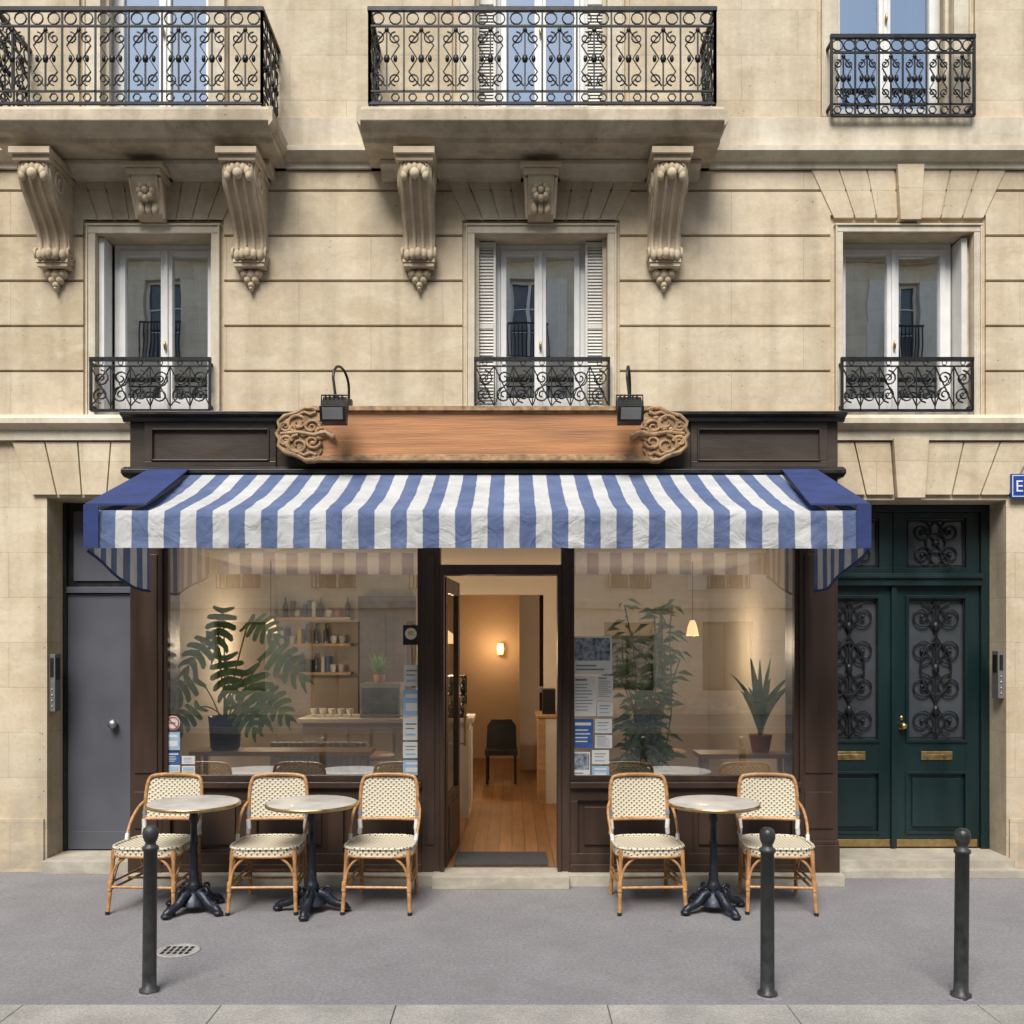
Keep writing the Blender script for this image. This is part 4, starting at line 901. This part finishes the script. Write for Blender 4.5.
# ------------------------------------------------------------------ street sign, intercoms
p=MB(); x0,x1,z0,z1=wx(1011,-.05),wx(1011,-.05)+.42,wz(498,-.05),wz(474,-.05)
p.box(x0,x1,-.055,-.035,z0,z1,'enamel'); 
for a,b,c,dd in ((x0+.008,x1-.008,z1-.016,z1-.010),(x0+.008,x1-.008,z0+.010,z0+.016),(x0+.008,x0+.014,z0+.0165,z1-.0165),(x1-.014,x1-.008,z0+.0165,z1-.0165)): p.box(a,b,-.057,-.055,c,dd,'white')
p.box(x0+.01,x1-.01,-.035,0,z0+.02,z1-.02,'black')
so=p.finish('street_name_sign')
cu=bpy.data.curves.new('lettering','FONT'); cu.body='E'; cu.size=.13; cu.extrude=.001; cu.materials.append(M['white'])
to=bpy.data.objects.new('lettering',cu); bpy.context.scene.collection.objects.link(to); to.location=(x0+.03,-.058,z0+.05); to.rotation_euler=(pi/2,0,0); to.parent=so; to.matrix_parent_inverse=Matrix.Translation(-so.location)
for sg,X,v0,v1 in ((1,-3.72,654,711),(-1,3.954,651,698)):
    p=MB(); z0,z1=wz(v1,.08),wz(v0,.08)
    p.box(X,X+sg*.05,.03,.13,z0,z1,'panel'); p.box(X+sg*.05,X+sg*.053,.045,.115,z0+(z1-z0)*.55,z1-.03,'black')
    p.box(X+sg*.012,X+sg*.040,.026,.030,z0+(z1-z0)*.6,z1-.03,'black')
    for i in range(4): p.ell((X+sg*.026,.028,z0+.04+i*.045),(.008,.006,.008),'steel',8,5)
    p.finish('intercom',None,.003)

# ------------------------------------------------------------------ chairs
def chair_mesh():
    c=MB(); 
    def tb(pts,r,m='cane',n=8,closed=False): c.tube(pts,r,m,n,closed)
    def smooth(pts,it_=2):
        pts=[Vector(p) for p in pts]
        for _ in range(it_):
            q=[pts[0]]
            for i in range(len(pts)-1):
                q.append(pts[i].lerp(pts[i+1],.25)); q.append(pts[i].lerp(pts[i+1],.75))
            q.append(pts[-1]); pts=q
        return pts
    hoop=[(-.205,.30,0),(-.205,.25,.42),(-.215,.26,.55),(-.215,.31,.86),(-.15,.325,.895),(.15,.325,.895),(.215,.31,.86),(.215,.26,.55),(.205,.25,.42),(.205,.30,0)]
    tb(smooth(hoop,3),.0135)
    nx,nz=12,8; vs=[];fs=[]
    for i in range(nx+1):
        u=-1+2*i/nx
        for j in range(nz+1):
            t=j/nz; zt=.872-.05*max(0,(abs(u)-.6)/.4)**2; z=.575+t*(zt-.575)
            y=.262+.055*((z-.55)/.33)+.025*(1-u*u)
            vs.append((u*.207,y,z))
    for i in range(nx):
        for j in range(nz): fs.append((i*(nz+1)+j,(i+1)*(nz+1)+j,(i+1)*(nz+1)+j+1,i*(nz+1)+j+1))
    c.add(vs,fs,'weave',True); c.add([(v[0],v[1]+.012,v[2]) for v in vs],[f[::-1] for f in fs],'weave',True)
    tb([(u/6*.212,.262+.004+.025*(1-(u/6)**2),.568) for u in range(-6,7)],.013)
    n=32; out=[]
    for i in range(n):
        a=2*pi*i/n; ca,sa=math.cos(a),math.sin(a); p=3.6
        r=1/((abs(ca)**p+abs(sa)**p)**(1/p)); x=.235*r*ca*(1.0-.06*sa); y=-.01+.235*r*sa; out.append((x,y))
    top=[(x,y,.452) for x,y in out]; mid=[(x*.6,y*.6,.446) for x,y in out]; bot=[(x,y,.430) for x,y in out]
    vs=top+mid+[(0,0,.442)]; fs=[(i,(i+1)%n,n+(i+1)%n,n+i) for i in range(n)]+[(n+i,n+(i+1)%n,2*n) for i in range(n)]
    c.add(vs,fs,'weave',True)
    c.add([(x*1.03,y*1.03+.0,.450) for x,y in out]+[(x*1.03,y*1.03,.405) for x,y in out],[(i,n+i,n+(i+1)%n,(i+1)%n) for i in range(n)],'weave',True)
    c.add(bot,[tuple(range(n))[::-1]],'cane')
    tb([(x*1.02,y*1.02,.455) for x,y in out],.011,'weave',8,True); tb([(x*1.0,y*1.0,.400) for x,y in out],.012,'cane',8,True)
    for s in (-1,1):
        tb(smooth([(s*.215,-.20,.44),(s*.222,-.215,.25),(s*.235,-.25,0)],1),.0145)
        tb(smooth([(s*.205,.255,.42),(s*.20,.265,.2),(s*.21,.305,0)],1),.0145)
        tb([(s*.225,-.225,.17),(s*.205,.28,.17)],.010); tb([(s*.225,-.222,.215),(s*.205,.275,.215)],.009)
        tb(smooth([(s*.226,-.222,.20),(s*.20,-.222,.33),(s*.11,-.225,.40)],2),.009)
        tb(smooth([(s*.224,-.20,.20),(s*.222,-.12,.33),(s*.222,-.03,.40)],2),.009)
        tb(smooth([(s*.21,.26,.20),(s*.215,.18,.33),(s*.22,.10,.40)],2),.009)
        tb(smooth([(s*.217,.285,.70),(s*.245,.22,.66),(s*.25,.10,.56),(s*.235,.02,.45)],2),.0105)
        for p,q in (((s*.215,-.20,.43),(s*.217,-.203,.375)),((s*.2285,-.232,.16),(s*.227,-.225,.225)),((s*.208,.252,.50),(s*.2135,.258,.57)),((s*.213,.255,.46),(s*.211,.252,.50))):
            c.tube([p,q],.0175,'bind' if p[2]>.43 else 'cane',8)
        c.tube([(s*.2155,.268,.60),(s*.2155,.272,.63)],.0172,'bindb',8); c.tube([(s*.236,.03,.455),(s*.240,.05,.50)],.0145,'bind',8)
        c.tube([(s*.235,-.25,0),(s*.2345,-.248,.02)],.0165,'black',8)
    tb([(-.226,-.228,.185),(.226,-.228,.185)],.010); tb([(-.207,.272,.185),(.207,.272,.185)],.010)
    tb([(-.218,0.02,.19),(.218,0.02,.19)],.009)
    return c
c0=chair_mesh().finish('cafe_chair',None,0,origin=(0,0,0))
def yof(v): return F*H/(v-640)-D
chairs=[(-2.48,-1.00,-4),(-1.69,-1.00,2),(-.905,-1.00,-2),(.935,-1.00,3),(1.835,-1.00,-5)]
for i,(x,y,r) in enumerate(chairs):
    o=c0 if i==0 else bpy.data.objects.new('cafe_chair',c0.data)
    if i: bpy.context.scene.collection.objects.link(o)
    o.location=(x,y,0.002); o.rotation_euler=(0,0,math.radians(r)); o.scale=(.97,1,.97)
t=MB()
t.lathe([(0,0),(.295,0),(.305,.006),(.308,.016),(.305,.026),(.296,.030),(0,.030)],(0,0,.715),'marble',48)
t.lathe([(.306,0),(.3115,.002),(.3115,.020),(.306,.022)],(0,0,.719),'brass',48)
t.lathe([(.0,0),(.12,0),(.11,.012),(.03,.03)],(0,0,.685),'castiron',16)
t.lathe([(.10,.05),(.085,.09),(.05,.12),(.042,.15),(.052,.17),(.04,.19),(.030,.23),(.034,.25),(.026,.27),(.024,.45),(.032,.465),(.024,.48),(.022,.60),(.034,.63),(.028,.66),(.03,.69)],(0,0,0),'castiron',16)
for k in range(4):
    a=pi/4+k*pi/2+.25; ca,sa=math.cos(a),math.sin(a)
    pts=[(.05,.13),(.09,.115),(.13,.075),(.17,.055),(.205,.05),(.235,.03),(.245,.015)]
    t.tube([(r*ca,r*sa,z) for r,z in pts],[.034,.036,.032,.028,.028,.026,.018],'castiron',8)
    t.ell((.235*ca,.235*sa,.02),(.035,.035,.02),'castiron',10,6)
    t.tube([(.08*ca+p[0]*ca,.08*sa+p[0]*sa,.11+p[1]) for p in spiral(.03,.03,.035,pi,1.2,-1,12)],.009,'castiron',6)
t0=t.finish('bistro_table',None,0,origin=(0,0,0))
for i,(x,y) in enumerate(((-2.17,-1.15),(-1.365,-1.15),(1.375,-1.15))):
    o=t0 if i==0 else bpy.data.objects.new('bistro_table',t0.data)
    if i: bpy.context.scene.collection.objects.link(o)
    o.location=(x,y,.002); o.rotation_euler=(0,0,i*.5)

b=MB(); b.lathe([(.052,0),(.052,.02),(.037,.028),(.036,.10),(.035,.745),(.042,.75),(.042,.765),(.030,.772),(.026,.785),(.034,.80),(.040,.82),(.041,.84),(.036,.86),(.022,.874),(0,.878)],(0,0,0),'bollard',20)
b0=b.finish('bollard',None,0,origin=(0,0,0))
bol=((-1.905,-2.68),(1.328,-2.73),(2.325,-2.75))
for i,(x,y) in enumerate(bol):
    o=b0 if i==0 else bpy.data.objects.new('bollard',b0.data)
    if i: bpy.context.scene.collection.objects.link(o)
    o.location=(x,y,.0); o.rotation_euler=(math.radians(.3*(i-1)),math.radians(.4*(1-i)),i)
p=MB()
for i,(x,y) in enumerate(bol):
    n=26; ring=[]
    for q in range(n):
        a=2*pi*q/n; r=.072+.05*noise.noise(Vector((math.cos(a)*1.7+i*5,math.sin(a)*1.7,0))); ring.append((x+r*math.cos(a)*1.2,y+r*math.sin(a),.001))
    p.add(ring+[(x+.045*math.cos(2*pi*q/n),y+.045*math.sin(2*pi*q/n),.008) for q in range(n)],[(q,(q+1)%n,n+(q+1)%n,n+q) for q in range(n)],'pave',True)
p.finish('mortar_collars')
yd=yof(951); xd=wx(178,yd)
p=MB(); p.lathe([(.0,0),(.13,0),(.13,.004),(.118,.006),(.112,.003),(0,.003)],(xd,yd,.001),'granite',28)
for i in range(5):
    for j in range(-1,2): p.box(xd-.085+.036*i,xd-.065+.036*i,yd+j*.05-.018,yd+j*.05+.018,.004,.007,'castiron')
p.finish('drain_cover')

# ------------------------------------------------------------------ ground
OY=-17.0
p=MB(); p.quad((-300,-300,-.13),(300,-300,-.13),(300,300,-.13),(-300,300,-.13),'ground'); p.finish('ground')
p=MB(); p.box(-60,60,-2.86,0.3,-.12,0,'pave'); p.finish('pavement')
p=MB(); p.box(-60,60,OY+.2,OY+3.4,-.12,0,'pave'); p.finish('pavement')
p=MB(); p.quad((-60,OY+3.65,-.12),(60,OY+3.65,-.12),(60,-3.15,-.12),(-60,-3.15,-.12),'road'); p.finish('road')
for y0 in (-3.14,OY+3.4):
    p=MB(); x=-40+.35
    while x<40:
        L_=R.uniform(.85,1.15); p.box(x+.002,x+L_-.002,y0,y0+.277,-.12,.005,'granite'); x+=L_
    p.finish('kerb',None,.005)

# ------------------------------------------------------------------ other buildings
def gen(name,x0,x1,yf,sgn,floors,seed,gh=3.5,fh_=2.95):
    r=random.Random(seed); e=empty(name,((x0+x1)/2,yf-sgn*4,0)); Htot=gh+floors*fh_
    w=MB(); hs=[]; n=max(2,int((x1-x0)/2.2)); bw=(x1-x0)/n
    for i in range(n):
        c=x0+bw*(i+.5)
        for f in range(floors): z=gh+f*fh_+.35; hs.append((c-.48,c+.48,z,z+2.1))
        hs.append((c-.62,c+.62,.0 if i%3==1 else .6,gh-.45))
    w.wall(x0,x1,0,Htot,yf,hs,-sgn*.3,'opp')
    y2=yf-sgn*8
    w.quad((x0,yf,0),(x0,y2,0),(x0,y2,Htot),(x0,yf,Htot),'opp'); w.quad((x1,yf,0),(x1,y2,0),(x1,y2,Htot),(x1,yf,Htot),'opp'); w.quad((x0,y2,0),(x1,y2,0),(x1,y2,Htot),(x0,y2,Htot),'opp')
    for f in range(floors+1):
        z=gh+f*fh_; w.box(x0,x1,yf,yf+sgn*.12,z-.12,z+.06,'trim')
    w.box(x0,x1,yf,yf+sgn*.35,Htot-.1,Htot+.15,'trim'); w.finish('walls',e)
    rf=MB(); rf.prism([(yf,Htot+.15),(yf-sgn*1.1,Htot+2.0),(y2+sgn*1.1,Htot+2.0),(y2,Htot+.15)],'x',x0,x1,'zinc')
    for i in range(n):
        c=x0+bw*(i+.5); rf.box(c-.45,c+.45,yf-sgn*.1,yf-sgn*1.2,Htot+.15,Htot+1.6,'white'); rf.box(c-.35,c+.35,yf-sgn*.09,yf-sgn*.1,Htot+.3,Htot+1.5,'oppglass')
    for i in range(3): rf.box(x0+(x1-x0)*(.2+.3*i)-.5,x0+(x1-x0)*(.2+.3*i)+.5,yf-sgn*3,yf-sgn*3.6,Htot+2.0,Htot+2.9,'opp')
    rf.finish('mansard_roof',e)
    q=MB()
    for (a,b_,c,d_) in hs:
        yg=yf-sgn*.26; shop=c<1
        q.box(a,b_,yg,yg-sgn*.02,c,d_,'oppglass'); m='brown' if shop and r.random()<.5 else ('green' if shop and r.random()<.4 else 'white')
        t=.06
        for aa,bb,cc,dd in ((a,a+t,c,d_),(b_-t,b_,c,d_),(a+t,b_-t,d_-t,d_),(a+t,b_-t,c,c+t),((a+b_)/2-t*.7,(a+b_)/2+t*.7,c+t,d_-t)): q.box(aa,bb,yg,yg+sgn*.05,cc,dd,m)
        if not shop:
            for zz in (c+.75,c+1.4): q.box(a+t,(a+b_)/2-t*.7,yg,yg+sgn*.03,zz-.015,zz+.015,m); q.box((a+b_)/2+t*.7,b_-t,yg,yg+sgn*.03,zz-.015,zz+.015,m)
            if r.random()<.6: q.box(a-.5,a,yf,yf+sgn*.04,c,d_,'shutter'); q.box(b_,b_+.5,yf,yf+sgn*.04,c,d_,'shutter')
    q.finish('windows',e)
    rr=MB()
    for (a,b_,c,d_) in hs:
        if c<1: continue
        yy=yf+sgn*.14
        rr.box(a-.06,b_+.06,yy-.012,yy+.012,c+.90,c+.95,'iron'); rr.box(a-.06,b_+.06,yy-.01,yy+.01,c+.02,c+.04,'iron')
        x=a-.06
        while x<=b_+.07: rr.box(x-.013,x+.013,yy-.01,yy+.01,c+.02,c+.95,'iron'); x+=.095
    zz=gh+fh_
    rr.box(x0+.5,x1-.5,yf,yf+sgn*.6,zz+.1,zz+.25,'trim'); yy=yf+sgn*.56; x=x0+.5
    while x<x1-.5: rr.box(x-.012,x+.012,yy-.01,yy+.01,zz+.25,zz+1.2,'iron'); x+=.12
    rr.box(x0+.5,x1-.5,yy-.02,yy+.02,zz+1.2,zz+1.24,'iron')
    rr.finish('railings',e)
gen('apartment_building',-22,-3.2,OY,1,3,3,2.75,3.0); gen('apartment_building',-3.2,9.0,OY,1,3,5,2.75,3.0); gen('apartment_building',9.0,26,OY,1,3,8,2.75,3.0)
gen('apartment_building',-22,XL,0,-1,3,9); gen('apartment_building',XR,22,0,-1,3,12)

# ------------------------------------------------------------------ light, world, camera
el=math.radians(52); az=math.atan2(-.22,-.97)
w=bpy.data.worlds.new('World'); bpy.context.scene.world=w; w.use_nodes=True; nt=w.node_tree; nt.nodes.clear()
o=nt.nodes.new('ShaderNodeOutputWorld'); bg=nt.nodes.new('ShaderNodeBackground'); sk=nt.nodes.new('ShaderNodeTexSky'); sk.sky_type='NISHITA'; sk.sun_disc=False
sk.sun_elevation=el; sk.sun_rotation=az; sk.dust_density=1.2; sk.air_density=1.4
hs_=nt.nodes.new('ShaderNodeHueSaturation'); hs_.inputs['Saturation'].default_value=.85
nt.links.new(sk.outputs[0],hs_.inputs['Color']); nt.links.new(hs_.outputs[0],bg.inputs[0]); nt.links.new(bg.outputs[0],o.inputs[0]); bg.inputs[1].default_value=.15
sl=bpy.data.lights.new('sun','SUN'); sl.energy=5.0; sl.angle=math.radians(30); sl.color=(1,.962,.90)
so=bpy.data.objects.new('sun',sl); bpy.context.scene.collection.objects.link(so)
dirv=Vector((math.sin(az)*math.cos(el),math.cos(az)*math.cos(el),math.sin(el)))
so.rotation_euler=dirv.to_track_quat('Z','Y').to_euler(); so.location=dirv*20
cd=bpy.data.cameras.new('camera'); cam=bpy.data.objects.new('camera',cd); bpy.context.scene.collection.objects.link(cam)
cam.location=(0,-D,H); cam.rotation_euler=(pi/2,0,0); cd.sensor_width=36; cd.lens=36*F/1024; cd.shift_y=.125; cd.clip_end=1000; cd.clip_start=.05
bpy.context.scene.camera=cam
vs_=bpy.context.scene.view_settings; vs_.view_transform='Standard'; vs_.look='None'; vs_.exposure=0; vs_.gamma=1
